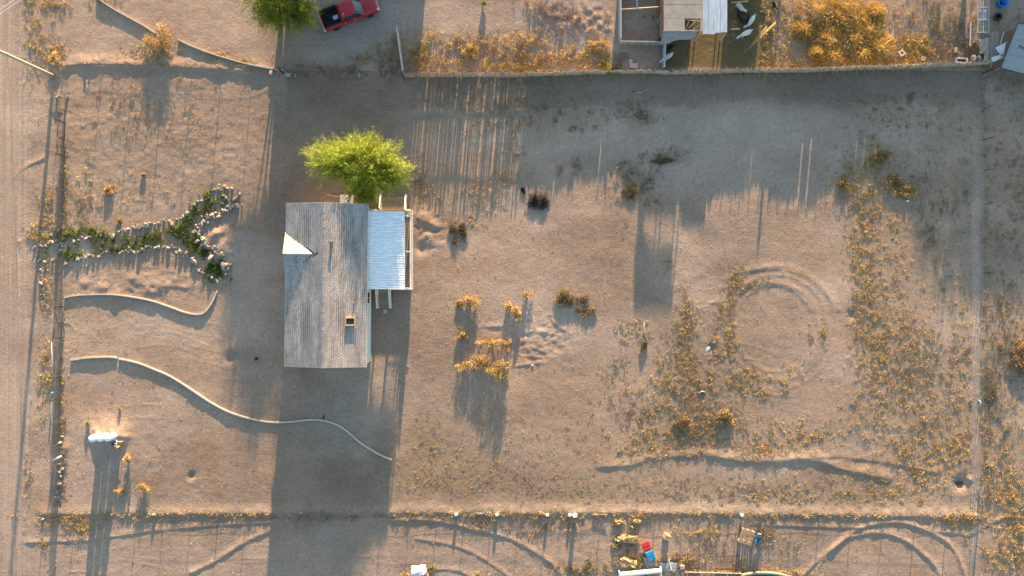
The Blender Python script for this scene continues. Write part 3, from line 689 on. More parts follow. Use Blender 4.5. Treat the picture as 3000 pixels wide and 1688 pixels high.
# ------------------------------------------------------------------ trees
def branchy_tree(name, label, base, crown, sub, ntw, nleaf, cols, trunk_m, zmin, top, group=None, lean=(0, 0)):
    """feathery desert tree: crown = list of (cx, cy, cz, rx, ry, rz) lobes relative to base"""
    t = thing(name, label, 'tree', base, 0, group)
    tr = MB(); hubs = []
    for (cx, cy, cz, rx, ry, rz) in crown:
        p0 = Vector((0, 0, 0)); p3 = Vector((cx*.85, cy*.85, cz-rz*.25)); p1 = Vector((cx*.12, cy*.12, .7)); p2 = p1.lerp(p3, .5)+Vector((0, 0, .35))
        tr.tube([p0, p1, p2, p3], [.16, .13, .08, .035], 7); hubs.append(p2)
    tr.build('trunk', trunk_m, t, True)
    C = []; D = []; Ln = []; W = []; tw = MB(); shade = []
    per = ntw//len(crown)
    for li, (cx, cy, cz, rx, ry, rz) in enumerate(crown):
        c0 = Vector((cx*.6, cy*.6, cz-rz*.35))
        for k in range(per):
            a = random.uniform(0, 2*math.pi); el = math.asin(random.uniform(-.35, 1)); rr = random.choice((random.uniform(.78, 1.05), random.uniform(.9, 1.3)))*random.uniform(.92, 1.04)*(1+.18*math.sin(a*5+li)+.12*math.sin(a*11+2*li))
            e = Vector((cx+rx*rr*math.cos(a)*math.cos(el), cy+ry*rr*math.sin(a)*math.cos(el), cz+rz*rr*math.sin(el)))
            s0 = c0.lerp(e, random.uniform(.1, .55)); mid = s0.lerp(e, .5)+Vector((0, 0, .12*random.random()))
            if e.z < zmin: e.z = zmin+random.random()*.2
            if k % 3 == 0: tw.tube([s0, mid, e], [.014, .010, .004], 3, False)
            dirv = (e-s0)
            tone = random.uniform(.75, 1.2)
            for q in range(nleaf):
                u = random.uniform(.1, 1.05); b = s0.lerp(mid, u*2) if u < .5 else mid.lerp(e, u*2-1)
                b = b+Vector((random.gauss(0, .11), random.gauss(0, .11), random.gauss(0, .07)))
                C.append(tuple(b)); d = dirv.normalized()*1.2+Vector((random.gauss(0, .33), random.gauss(0, .33), random.gauss(0, .25)-.1)); D.append(tuple(d))
                Ln.append(random.uniform(.14, .38)); W.append(random.uniform(.02, .05)); shade.append(tone)
    tw.build('twigs', trunk_m, t)
    cc = pal(len(C), cols, .22, .08)*np.array(shade)[:, None]
    leaves('crown', np.array(C), np.array(D), np.array(Ln), np.array(W), cc, LEAF, t)
    return t
PALO = [(.37, .43, .055), (.31, .38, .05), (.45, .48, .08), (.22, .29, .045)]
bark = pm('green_bark', (.20, .20, .06), .8, .25, 8)
b = P(1080, 505); b.z = gz(b.x, b.y)
branchy_tree('palo_verde_tree', 'feathery bright green desert tree overhanging the covered deck', b,
   [(-4.0, .9, 2.9, 1.8, 1.6, 1.25), (-2.6, -.2, 2.7, 1.8, 1.4, 1.15), (-1.6, 1.3, 3.2, 1.8, 1.7, 1.25), (.2, 1.6, 3.4, 1.9, 1.7, 1.3), (2.0, 1.0, 3.2, 1.9, 1.7, 1.25), (3.2, -.6, 2.9, 1.8, 1.6, 1.2), (.4, -.4, 3.4, 2.2, 1.8, 1.3), (2.0, -1.3, 2.9, 1.8, 1.2, 1.1), (-.2, -1.8, 2.6, 1.4, 1.3, 1.0), (.2, -2.8, 2.0, .9, 1.0, .8)], 0, 2500, 26, PALO, bark, .9, 6)
b = P(828, 18); b.z = 0
branchy_tree('mesquite_tree', 'dark yellow-green drooping tree beside the red pickup truck', b,
   [(-1.5, .6, 2.9, 2.0, 2.2, 1.4), (.6, -.6, 3.2, 2.3, 2.4, 1.5), (3.0, .2, 3.0, 1.9, 2.1, 1.4), (1.0, 1.8, 3.6, 2.4, 2.2, 1.4), (-.6, -1.9, 2.5, 1.5, 1.7, 1.0), (1.2, -2.5, 2.3, 1.7, 1.5, 1.0), (3.0, -1.9, 2.2, 1.5, 1.4, 1.0)], 0, 1800, 26,
   [(.32, .36, .04), (.25, .30, .04), (.40, .42, .05), (.20, .25, .04)], pm('dark_bark', (.10, .08, .06), .9, .3), 1.3, 5)

b = P(2835, -95); b.z = 0
branchy_tree('mesquite_tree', 'thin spreading tree north of the steel rack', b,
   [(-1.6, .4, 2.4, 1.5, 1.5, 1.2), (.6, -.4, 2.8, 1.6, 1.6, 1.2), (1.8, .6, 2.3, 1.3, 1.4, 1.0), (-3.0, -.4, 2.0, 1.0, 1.1, .8)], 0, 420, 24,
   [(.20, .22, .03), (.15, .18, .03)], pm('dark_bark', ()), 1.0, 4)

# ------------------------------------------------------------------ shrubs and weeds
def shrub(px, py, rx, ry, h, cols, label, name='dry_shrub', n=420, ls=(.10, .24), lw=(.03, .07), mat=None, cat='shrub', stemc=None, group=None):
    b = PG(px, py); t = thing(name, label, cat, b, 0, group)
    rx *= 1.25/S; ry *= 1.25/S
    m = MB()
    for k in range(10):
        a = random.uniform(0, 6.28); m.tube([(0, 0, -.03), (rx*.35*math.cos(a), ry*.35*math.sin(a), h*.45), (rx*.75*math.cos(a), ry*.75*math.sin(a), h*.85)], [.022, .014, .005], 4, False)
    m.build('stems', stemc or pm('shrub_stem', (.16, .11, .07), .9), t)
    nl = max(3, int(5*rx*ry/.3)); nl = min(nl, 14)
    ang = RNG.uniform(0, 2*np.pi, nl); rad = np.sqrt(RNG.random(nl))*.72
    lc = np.stack([rad*rx*np.cos(ang), rad*ry*np.sin(ang), h*RNG.uniform(.35, .7, nl)], 1)
    li = RNG.integers(0, nl, n); o = RNG.normal(size=(n, 3)); o /= np.linalg.norm(o, axis=1, keepdims=True); o *= (RNG.random((n, 1))**.4)
    C = lc[li]+o*np.array([rx*.38, ry*.38, h*.38]); C[:, 2] = np.maximum(C[:, 2], .03)
    D = o+RNG.normal(size=(n, 3))*.6+np.array([0, 0, .35])
    leaves('foliage', C, D, RNG.uniform(*ls, n), RNG.uniform(*lw, n), pal(n, cols, .3)*RNG.uniform(.75, 1.2, nl)[li][:, None], mat or DRY, t)
    return t

SHR = [
 (475, 113, 46, 34, .9, GOLD, 'tall golden bush growing through the gap in the curved low wall'),
 (1462, 1085, 34, 30, .95, GOLD+[(.16, .19, .04)], 'large half-green bush in the open yard east of the house'),
 (1408, 1062, 34, 20, .8, GOLD, 'golden bush just west of the large half-green bush'),
 (1360, 1070, 22, 16, .6, GOLD, 'small golden bush at the west end of the bush cluster'),
 (1440, 1005, 44, 12, .6, GOLD, 'long low golden bush north of the large half-green bush'),
 (1488, 1012, 14, 16, .6, GOLD, 'rounded golden bush at the end of the long low bush'),
 (1353, 988, 16, 14, .35, GOLD, 'lone small golden bush near the house shadow'),
 (1378, 885, 24, 22, .6, GOLD, 'forked golden bush north of the bush cluster'),
 (1345, 890, 16, 10, .25, GOLD, 'low golden bush beside the forked golden bush'),
 (1498, 900, 22, 14, .5, GOLD, 'golden bush north-east of the bush cluster'),
 (1512, 925, 16, 14, .5, GOLD, 'small golden bush below the golden bush near dug soil'),
 (1545, 862, 18, 8, .45, GOLD, 'thin golden bush casting a long stripe of shadow'),
 (1650, 868, 34, 30, .30, OLIVE+[(.05, .045, .03)], 'dark dead brush pile on the open soil'),
 (1712, 878, 24, 14, .20, BROWN, 'brown dead bush beside the dark brush pile'),
 (1715, 912, 30, 18, .18, BROWN, 'flattened brown bush south of the brown dead bush'),
 (1340, 682, 26, 34, .16, OLIVE+[(.04, .035, .03)], 'dark flat dead bush east of the porch railing'),
 (2122, 1228, 26, 26, .35, GOLD+OLIVE, 'round dense golden-brown bush in the weed field'),
 (2000, 1240, 22, 22, .18, BROWN, 'brown bush amid the dense weeds'),
 (1890, 1018, 14, 16, .20, OLIVE, 'small olive bush at the end of a fallen stick'),
 (1415, 12, 12, 9, .5, [(.30, .28, .05)], 'small yellow-green bush on neighbour ground near the clods'),
 (1798, 205, 24, 20, .8, [(.26, .28, .04), (.2, .22, .03)], 'round yellow-green bush growing against the north fence'),
 (1765, 190, 14, 12, .5, [(.26, .25, .05)], 'little yellow-green bush beside the round fence bush'),
 (1380, 155, 24, 20, .55, GOLD, 'round rust-gold bush inside the north fence strip'),
 (1755, 135, 24, 16, .6, GOLD, 'golden bush close to the goat pen wall'),
 (262, 1238, 8, 7, .35, GOLD, 'tiny golden bush north of the white tanks'),
 (380, 1340, 11, 13, .75, GOLD, 'yellow bush just east of the white tanks'),
 (425, 1425, 18, 12, .55, GOLD, 'yellow bush on bare soil south-east of the white tanks'),
 (355, 1438, 20, 8, .3, GOLD, 'straggling yellow bush in the tank shadow'),
 (350, 1195, 6, 6, .3, GOLD, 'tiny golden bush on bare soil below the long curved edging'),
 (165, 172, 16, 18, .45, STRAW, 'pale straw tussock beside the utility pole'),
 (320, 562, 14, 12, .35, GOLD, 'single golden bush north of the rock bed'),
 (345, 650, 10, 12, .3, GREEN+GOLD, 'small greenish bush just north of the rock bed'),
 (422, 515, 8, 7, .25, GOLD, 'tiny golden tuft in the north-west yard'),
 (2660, 562, 26, 18, .20, GOLD, 'golden bush beside the white rag in the field'),
 (2580, 470, 40, 26, .20, GOLD+OLIVE, 'broad golden bush at the head of the weed strip'),
 (2470, 535, 18, 22, .20, GOLD+OLIVE, 'golden bush at the west edge of the weed strip'),
 (2620, 540, 30, 30, .20, BROWN+OLIVE, 'brown bush at the east edge of the weed strip'),
 (1940, 470, 30, 10, .12, OLIVE, 'dark olive bush on blue-shaded sand'),
 (1848, 560, 24, 26, .14, OLIVE, 'dark olive weed bush beside the long shed shadow'),
 (2995, 1045, 30, 45, .40, BROWN, 'big brown bush beyond the east fence'),
]
for px, py, rx, ry, h, cols, lab in SHR: shrub(px, py, rx, ry, h, cols, lab, n=int(200+rx*ry*1.3))
# charred brush
shrub(1578, 588, 30, 24, .16, [(.012, .012, .013), (.02, .02, .02), (.03, .028, .026)], 'charred black brush heap on shaded sand', name='burnt_brush', n=900, cat='brush')
shrub(1535, 562, 12, 12, .12, [(.012, .012, .013), (.02, .02, .02)], 'small charred clump beside the burnt heap', name='burnt_brush', n=160, cat='brush')
# tall dry grass in the neighbour's lot
def tall_grass():
    bl = [(2390, 30, 70), (2450, 60, 75), (2420, 120, 60), (2500, 120, 70), (2540, 90, 60), (2470, 20, 70), (2570, 140, 55), (2430, 170, 50), (2520, 165, 50), (2350, 90, 35), (2500, 60, 60), (2560, 40, 35), (2390, 160, 30)]
    labs = ['pale', 'broad', 'leaning', 'dense', 'rounded', 'tall', 'low', 'trailing', 'sprawling', 'thin', 'thick', 'loose', 'short']
    for i, (px, py, r) in enumerate(bl):
        b = PG(px, py); t = thing('grass_clump', 'tall golden dry grass clump in the mass behind the north fence', 'grass', b, 0, 'golden dry grass clumps behind the north fence')
        n = 1500; a = RNG.uniform(0, 2*np.pi, n); rr = 1.15*r/S*RNG.random(n)**.6; hh = RNG.uniform(.25, .75, n)*(1.15-rr/(r/S)*.6)
        C = np.stack([rr*np.cos(a)*.8, rr*np.sin(a)*.8, hh], 1)
        ang0 = random.uniform(0, 6.28); D = np.stack([np.cos(a)*1.0+.6*math.cos(ang0), np.sin(a)+.6*math.sin(ang0), RNG.uniform(.1, .8, n)], 1)+RNG.normal(size=(n, 3))*.35
        cl = pal(n, [(.60, .40, .11), (.66, .46, .15), (.52, .33, .09), (.44, .27, .08)], .25)*(.7+.5*hh[:, None])
        leaves('blades', C, D, RNG.uniform(.3, .7, n), RNG.uniform(.02, .05, n), cl, DRY, t)
        m = MB()
        for k in range(14):
            q = random.uniform(0, 6.28); e = random.uniform(.1, .6)*r/S; m.tube([(e*.3*math.cos(q), e*.3*math.sin(q), -.02), (e*math.cos(q), e*math.sin(q), .5)], [.015, .006], 3, False)
        m.build('stalks', pm('straw_stalk', (.4, .27, .1), .9), t)
tall_grass()

PALS = {'G': GOLD, 'B': BROWN, 'O': OLIVE, 'S': STRAW, 'P': [(.36, .26, .19), (.30, .21, .15), (.26, .18, .12)], 'V': GREEN+OLIVE}
def weed_mass(name, lst, label, dens, rr=(.08, .22), hh=(.05, .16), nb=17, cat='weeds'):
    C = []; D = []; Ln = []; W = []; CC = []
    for cx, cy, rx, ry, de, k in lst:
        n = int(dens*de*math.pi*rx*ry*1.6/(S*S))
        small = rx*ry < 1300; n = max(n*(2 if small else 1), 6)
        px = cx+RNG.normal(size=n)*rx*.72; py = cy+RNG.normal(size=n)*ry*.72
        keep = fbm(px/14, py/14, 91, 2) > (.30 if small else .53 - .15*min(de, 1)); px = px[keep]; py = py[keep]; n = len(px)
        if not n: continue
        ok = ~((px > 832) & (px < 1205) & (py > 560) & (py < 1080)) & ~((px > 2847) & (px < 2874) & (py > 230) & (py < 1490)); px = px[ok]; py = py[ok]; n = len(px)
        if not n: continue
        X = (px-1500)/S; Y = (844-py)/S; Z = gzv(X, Y)
        r = RNG.uniform(*rr, n)*RNG.choice([.7, 1, 1.5], n, p=[.5, .35, .15]); h = RNG.uniform(*hh, n)*(r/np.mean(r))**.6
        tc = pal(n, PALS[k], .32, .12)
        i = np.repeat(np.arange(n), nb); m = len(i)
        a = RNG.uniform(0, 2*np.pi, m); q = np.sqrt(RNG.random(m)); u = RNG.random(m)
        C.append(np.stack([X[i]+r[i]*q*np.cos(a), Y[i]+r[i]*q*np.sin(a), Z[i]+h[i]*(.15+.85*u)*(1.1-.5*q)], 1))
        D.append(np.stack([np.cos(a), np.sin(a), RNG.uniform(-.1, .9, m)], 1)+RNG.normal(size=(m, 3))*.4)
        Ln.append(r[i]*RNG.uniform(.3, .62, m)); W.append(r[i]*RNG.uniform(.12, .26, m)); CC.append(tc[i]*RNG.uniform(.8, 1.2, (m, 1)))
    o = leaves(name, np.concatenate(C), np.concatenate(D), np.concatenate(Ln), np.concatenate(W), np.concatenate(CC), DRY)
    tag(o, label, cat, kind='stuff'); return o
weed_mass('field_weeds', WEED_R, 'low golden-brown dry weeds scattered over the field east of the house', 17, hh=(.025, .085), rr=(.06, .2))
weed_mass('yard_stubble', WEED_L, 'very low tan weed stubble on the soil south-east of the house', 12, hh=(.015, .05), rr=(.05, .13))
weed_mass('fence_shade_weeds', WEED_N, 'low olive and brown weeds on shaded soil south of the north fence', 13, hh=(.03, .1))
weed_mass('neighbour_weeds', WEED_T, 'golden dry weeds on the neighbour lots north of the fence', 20, hh=(.08, .28), rr=(.1, .26))
weed_mass('roadside_weeds', WEED_W, 'straw-coloured weeds along the dirt road and west fence', 16)
weed_mass('south_weeds', WEED_S, 'dry weeds along the south fence and beyond the east fence', 16)
# sparse litter everywhere
def litter():
    n = 5200; px = RNG.uniform(100, 3000, n); py = RNG.uniform(215, 1688, n)
    k = (fbm(px/90, py/90, 71, 2) > .44) & ~((px > 832) & (px < 1205) & (py > 590) & (py < 1080)); px = px[k]; py = py[k]; n = len(px)
    X = (px-1500)/S; Y = (844-py)/S
    i = np.repeat(np.arange(n), 4); m = len(i); r = RNG.uniform(.03, .10, n)
    C = np.stack([X[i]+RNG.normal(size=m)*r[i]*.6, Y[i]+RNG.normal(size=m)*r[i]*.6, gzv(X, Y)[i]+RNG.uniform(.01, .06, m)], 1)
    o = leaves('dry_litter', C, RNG.normal(size=(m, 3)), r[i]*1.2, r[i]*.4, pal(n, GOLD+BROWN, .3)[i], DRY); tag(o, 'scattered bits of dry weed over the bare soil', 'litter', kind='stuff')
litter()

# ------------------------------------------------------------------ rock bed
def stone_meshes(k=8, flat=.7):
    out = []
    for i in range(k):
        bm = bmesh.new()
        for j in range(14):
            v = Vector((random.gauss(0, 1), random.gauss(0, 1), random.gauss(0, 1))).normalized()*random.uniform(.8, 1.05)
            bm.verts.new((v.x*.5, v.y*.42, v.z*.5*flat))
        r = bmesh.ops.convex_hull(bm, input=bm.verts)
        bmesh.ops.delete(bm, geom=[g for g in r['geom_interior'] if isinstance(g, bmesh.types.BMVert)], context='VERTS')
        me = bpy.data.meshes.new('stone'); bm.to_mesh(me); bm.free(); me.materials.append(STONE); out.append(me)
    return out
STM = stone_meshes()
def stone(parent, x, y, s, name='stone', dz=.0):
    o = bpy.data.objects.new(name, random.choice(STM)); link(o, parent)
    o.location = (x, y, gz(x, y)+s*.13+dz); o.rotation_euler = (random.uniform(-.4, .4), random.uniform(-.4, .4), random.uniform(0, 6.28)); o.scale = (s, s*random.uniform(.75, 1.1), s*random.uniform(.7, 1.1))
    return o
def stone_row(parent, pts, sp, smin, smax, jit=.12, rows=1):
    q = G(pts, 5)
    for r in range(rows):
        acc = 0; nxt = random.uniform(0, sp)
        for (ax, ay), (bx, by) in zip(q[:-1], q[1:]):
            l = math.hypot(bx-ax, by-ay)
            while nxt <= acc+l:
                u = (nxt-acc)/max(l, 1e-6); s = 1.15*random.uniform(smin, smax)*random.choice((.7, .85, .95, 1, 1.15, 1.45))
                stone(parent, ax+(bx-ax)*u+random.gauss(0, jit), ay+(by-ay)*u+random.gauss(0, jit), s)
                nxt += .88*sp*random.uniform(.7, 1.3)
            acc += l
e1 = thing('stone_border', 'pale stone border round the long planted bed and its upper branch', 'stone border', PG(450, 690)); e1.location = (0, 0, 0)
stone_row(e1, [(205, 703), (262, 695), (300, 692), (350, 686), (400, 668), (440, 657), (520, 643), (545, 625), (590, 588), (625, 562), (650, 548)], .33, .22, .46)
stone_row(e1, [(640, 552), (655, 570), (662, 590), (655, 605)], .3, .2, .45, .15)
stone_row(e1, [(655, 550), (690, 556), (697, 572), (690, 590)], .4, .2, .55, .15)
stone_row(e1, [(655, 598), (690, 605), (706, 598)], .35, .25, .6, .15)
stone_row(e1, [(700, 606), (665, 615), (635, 630), (605, 640), (580, 655)], .26, .25, .6, .25, 2)
e2 = thing('stone_border', 'pale stone border along the south side of the planted bed and its lower tip', 'stone border', (0, 0, 0))
stone_row(e2, [(578, 655), (585, 680), (592, 705), (605, 725), (625, 738), (645, 752), (660, 775), (672, 795)], .28, .28, .6, .22, 2)
stone_row(e2, [(672, 795), (665, 812), (645, 822), (630, 822), (612, 808), (585, 785), (560, 757)], .3, .22, .45, .14)
stone_row(e2, [(560, 757), (530, 737), (490, 723), (440, 722), (400, 735), (350, 738), (300, 745), (250, 755), (200, 766)], .28, .25, .5, .14)
e3 = thing('stone_border', 'stone ring and line of rubble between the road and the west fence', 'stone border', (0, 0, 0))
stone_row(e3, [(168, 678), (165, 695), (172, 715), (182, 735)], .28, .2, .5, .3, 2)
stone_row(e3, [(160, 712), (130, 714), (112, 722), (110, 745), (118, 765), (150, 763), (170, 760)], .3, .18, .42, .14)
stone_row(e3, [(112, 760), (118, 790), (122, 830), (126, 860), (140, 880)], .35, .15, .42, .15)
stone_row(e3, [(178, 870), (182, 1090)], 2.2, .12, .22, .1)
e4 = thing('rubble_row', 'row of loose boulders lying along the foot of the west fence', 'stones', (0, 0, 0))
stone_row(e4, [(178, 1362), (174, 1390), (172, 1420), (170, 1450), (170, 1470)], .42, .3, .65, .15)
stone_row(e4, [(172, 1270), (180, 1290), (175, 1310)], .5, .25, .5, .15)

def bed_plants():
    C = []; pts = []
    for poly, w, n in (([(140, 738), (190, 735), (290, 715), (390, 712), (470, 690), (530, 670), (580, 615), (640, 580)], 13, 1350), ([(540, 690), (575, 715), (600, 745), (640, 790)], 14, 750), ([(190, 690), (260, 672), (300, 690)], 10, 390), ([(290, 740), (380, 728), (430, 715)], 7, 225), ([(600, 770), (645, 800)], 22, 450), ([(580, 610), (620, 580), (640, 590)], 14, 375), ([(200, 755), (230, 745)], 8, 100)):
        q = np.array(smooth_pts(poly, 10)); i = RNG.integers(0, len(q), n); p = q[i]+RNG.normal(size=(n, 2))*w*.95
        pts.append(p)
    p = np.concatenate(pts); k = fbm(p[:, 0]/16, p[:, 1]/16, 5, 2) > .45; p = p[k]
    n = len(p); nb = 12; X = (p[:, 0]-1500)/S; Y = (844-p[:, 1])/S; i = np.repeat(np.arange(n), nb); m = len(i)
    r = RNG.uniform(.1, .2, n); h = RNG.uniform(.06, .2, n); a = RNG.uniform(0, 6.28, m); q = np.sqrt(RNG.random(m))
    C = np.stack([X[i]+r[i]*q*np.cos(a), Y[i]+r[i]*q*np.sin(a), gzv(X, Y)[i]+h[i]*RNG.random(m)], 1)
    D = np.stack([np.cos(a), np.sin(a), RNG.uniform(0, .8, m)], 1)
    o = leaves('bed_plants', C, D, RNG.uniform(.07, .16, m), RNG.uniform(.03, .06, m), pal(n, GREEN+[(.16, .15, .04)], .3)[i], LEAF)
    tag(o, 'low dark green plants filling the stone-edged bed', 'plants', kind='stuff')
bed_plants()

# loose single rocks and litter
ROCKS = [(795, 213, .75, 'big pale boulder at the end of the curved low wall'), (845, 220, .8, 'grey-white boulder beside the big wall-end boulder'), (866, 222, .4, 'small brown rock by the grey-white boulder'), (1013, 215, .45, 'pale square-sided rock on the shaded drive edge'), (1053, 221, .6, 'light block of stone on the shaded drive edge'), (1138, 227, .4, 'dull flat stone near the fence corner'),
 (252, 188, .4, 'pale stone standing on the curved earth bank'), (264, 188, .35, 'second pale stone standing on the curved earth bank'), (171, 285, .45, 'pale stone west of the mesh fence casting a stub of shadow'), (199, 285, .5, 'pale stone just inside the mesh fence'), (256, 780, .35, 'lone white ball-like stone south of the rock bed'), (127, 1521, .45, 'pale stone at the fence corner by the road'), (328, 1507, .4, 'pale stone at the south fence near the tanks'), (358, 1516, .4, 'white stone with red side at the south fence'), (453, 1507, .5, 'white rock heap on the south sand drift'),
 (1199, 200, .4, 'white crumpled rock on the slat fence foot'), (178, 1468, .35, 'dark boulder near the south-west corner post'), (808, 990, .25, 'tan stone in the shade beside the house'), (793, 1068, .4, 'smooth tan stone beside the house corner'), (1195, 1073, .2, 'small white stone at the edge of the house shadow')]
for px, py, s, lab in ROCKS:
    p = PG(px, py); o = stone(None, p.x, p.y, s, 'rock'); tag(o, lab, 'rock')
def pebbles():
    n = 1700; px = np.concatenate([RNG.uniform(100, 3000, 1400), RNG.uniform(450, 2850, 200), RNG.normal(2878, 6, 100)]); py = np.concatenate([RNG.uniform(200, 1688, 1400), RNG.normal(1507, 5, 200), RNG.uniform(220, 1520, 100)])
    mb = MB()
    for x, y in zip(px, py):
        if 830 < x < 1205 and 590 < y < 1080: continue
        p = PG(x, y, .02); s = random.uniform(.03, .09); me = random.choice(STM); n0 = len(mb.v); a = random.uniform(0, 6.28)
        mb.add([(p.x+(v.co.x*math.cos(a)-v.co.y*math.sin(a))*s*1.6, p.y+(v.co.x*math.sin(a)+v.co.y*math.cos(a))*s*1.6, p.z+v.co.z*s) for v in me.vertices], [tuple(f.vertices) for f in me.polygons])
    o = mb.build('pebbles', pm('pebble', (.38, .32, .26), .9, .3, 3)); tag(o, 'small pale pebbles scattered across the yard', 'pebbles', kind='stuff')
pebbles()

# ------------------------------------------------------------------ curved low walls / edging
def edging(pts, h, w, label, mat=EDGEM, name='edging_wall'):
    t = thing(name, label, 'edging', (0, 0, 0)); q = G(pts, 6)
    # pieces of roughly 1.8 m with fine joints
    seg = []; cur = [q[0]]; l = 0
    for a, b in zip(q[:-1], q[1:]):
        l += math.hypot(b[0]-a[0], b[1]-a[1]); cur.append(b)
        if l > 1.8: seg.append(cur); cur = [b]; l = 0
    if len(cur) > 1: seg.append(cur)
    for sg in seg:
        v = []; f = []; dz = random.uniform(-.03, .01)
        for i, p in enumerate(sg):
            a = Vector(sg[max(i-1, 0)]); b = Vector(sg[min(i+1, len(sg)-1)]); d = (b-a).normalized(); nrm = Vector((-d.y, d.x))
            z = gz(*p); pp = Vector(p)
            if i == 0: pp = pp+d*.008
            if i == len(sg)-1: pp = pp-d*.008
            for s, zz in ((-1, z-.1), (-1, z+h+dz), (1, z+h+dz), (1, z-.1)): v.append((pp.x+nrm.x*s*w/2, pp.y+nrm.y*s*w/2, zz))
        n = len(sg)
        for i in range(n-1):
            for k in range(4): f.append((4*i+k, 4*i+(k+1) % 4, 4*i+4+(k+1) % 4, 4*i+4+k))
        f += [(0, 1, 2, 3), (4*n-4, 4*n-3, 4*n-2, 4*n-1)]
        MB().add(v, f).build('edging_piece', mat, t)
edging([(190, 872), (220, 866), (270, 863), (330, 863), (380, 869), (440, 880), (500, 900), (545, 916), (580, 921), (600, 915), (620, 890), (637, 852)], .14, .13, 'low curved edging wall ending in an upturned hook near the rock bed')
edging([(208, 1055), (260, 1048), (325, 1046), (345, 1049)], .15, .14, 'short low edging wall west of the break beside the drive')
edging([(349, 1051), (400, 1062), (450, 1081), (500, 1103), (560, 1140), (620, 1180), (680, 1210), (750, 1230), (800, 1237), (850, 1236), (920, 1230), (970, 1238), (1010, 1258), (1060, 1300), (1110, 1330), (1148, 1347)], .15, .14, 'long S-curved low edging wall running into the house shadow')
edging([(285, -8), (310, 12), (360, 42), (420, 75), (458, 100)], .2, .1, 'straight low wall north of the golden bush by the road')
edging([(523, 117), (560, 135), (620, 158), (700, 182), (750, 194), (832, 208)], .18, .1, 'low wall running from the golden bush to the boulders')

# ------------------------------------------------------------------ fences
POSTM = MB().box((0, 0, .75), (.05, .05, 1.6)).mesh('post'); POSTM.materials.append(RUST)
def wire_fence(pts, sp, h, label, post=POSTM, wires=4, net=False, lean=0., ph=1.0, skip=lambda l: False):
    t = thing('wire_fence', label, 'fence', (0, 0, 0)); q = [PG(*p) for p in pts]
    P_ = []
    for a, b in zip(q[:-1], q[1:]):
        n = max(1, round((b-a).length/sp))
        for i in range(n): P_.append(a.lerp(b, i/n))
    P_.append(q[-1])
    for p in P_:
        z = gz(p.x, p.y); o = bpy.data.objects.new('post', post); link(o, t); o.location = (p.x, p.y, z); o.scale = (1, 1, ph); o.rotation_euler = (random.gauss(0, .03), random.gauss(0, .03), random.uniform(0, 3))
    for k in range(wires):
        z = h*(k+.6)/wires*1.0
        MB().tube([(p.x, p.y, gz(p.x, p.y)+z) for p in P_], .006, 3, False).build('wire', RUST, t)
    if net:
        m = MB()
        for a, b in zip(P_[:-1], P_[1:]):
            l = (b-a).length; n = int(l/.12)
            for i in range(n):
                p = a.lerp(b, i/n); z = gz(p.x, p.y); m.bar((p.x, p.y, z), (p.x, p.y, z+h), .005, .005)
            for k in range(10):
                z = h*k/9+.02; m.bar((a.x, a.y, gz(a.x, a.y)+z), (b.x, b.y, gz(b.x, b.y)+z), .005, .005)
        o = m.build('mesh_netting', RUST, t); o['kind'] = 'stuff'
    return t
wire_fence([(186, 196), (300, 190), (480, 196), (650, 204), (830, 212)], 2.9, 1.15, 'wire fence with thin posts along the curved earth bank', wires=4)
wire_fence([(845, 214), (950, 214), (1060, 218), (1180, 224)], 2.6, 1.1, 'wire fence with thin posts between the boulders and the slat fence', wires=3)
wire_fence([(193, 290), (193, 360)], 1.3, 1.25, 'mesh fence stretch north of the upper double gate', net=True)
wire_fence([(192, 458), (188, 560), (182, 700), (184, 800), (185, 896)], 2.8, 1.25, 'mesh fence between the two double gates crossing the rock bed', net=True)
wire_fence([(182, 990), (180, 1100), (176, 1300), (172, 1515)], 2.8, 1.25, 'mesh fence south of the lower double gate', net=True)
wire_fence([(130, 1521), (400, 1517), (800, 1515), (1200, 1515), (1600, 1516), (2000, 1517), (2400, 1518), (2868, 1522)], 3.1, 1.2, 'long wire fence with rusty posts along the south sand drift', wires=4, ph=.95)
wire_fence([(2880, 232), (2882, 500), (2882, 800), (2876, 1100), (2872, 1400), (2868, 1522)], 3.15, 1.15, 'wire fence with dark posts along the east boundary', wires=4)
wire_fence([(2868, 1530), (2862, 1600), (2858, 1700)], 3.0, 1.15, 'wire fence continuing south from the south-east corner', wires=4)
for px, py, lab in ((829, 214, 'stout corner post standing among the boulders'), (2866, 1520, 'stout corner post at the south-east fence corner'), (2880, 215, 'stout dark corner post at the north-east fence corner'), (163, 1660, 'lone post south of the fence beside the road'), (172, 1519, 'stout corner post at the south-west fence corner')):
    p = PG(px, py); tag(MB().lathe([(.07, -.1), (.065, 1.35), (.03, 1.4), (.001, 1.4)], 8).build('fence_post', RUST, smooth=False), lab, 'post').location = p

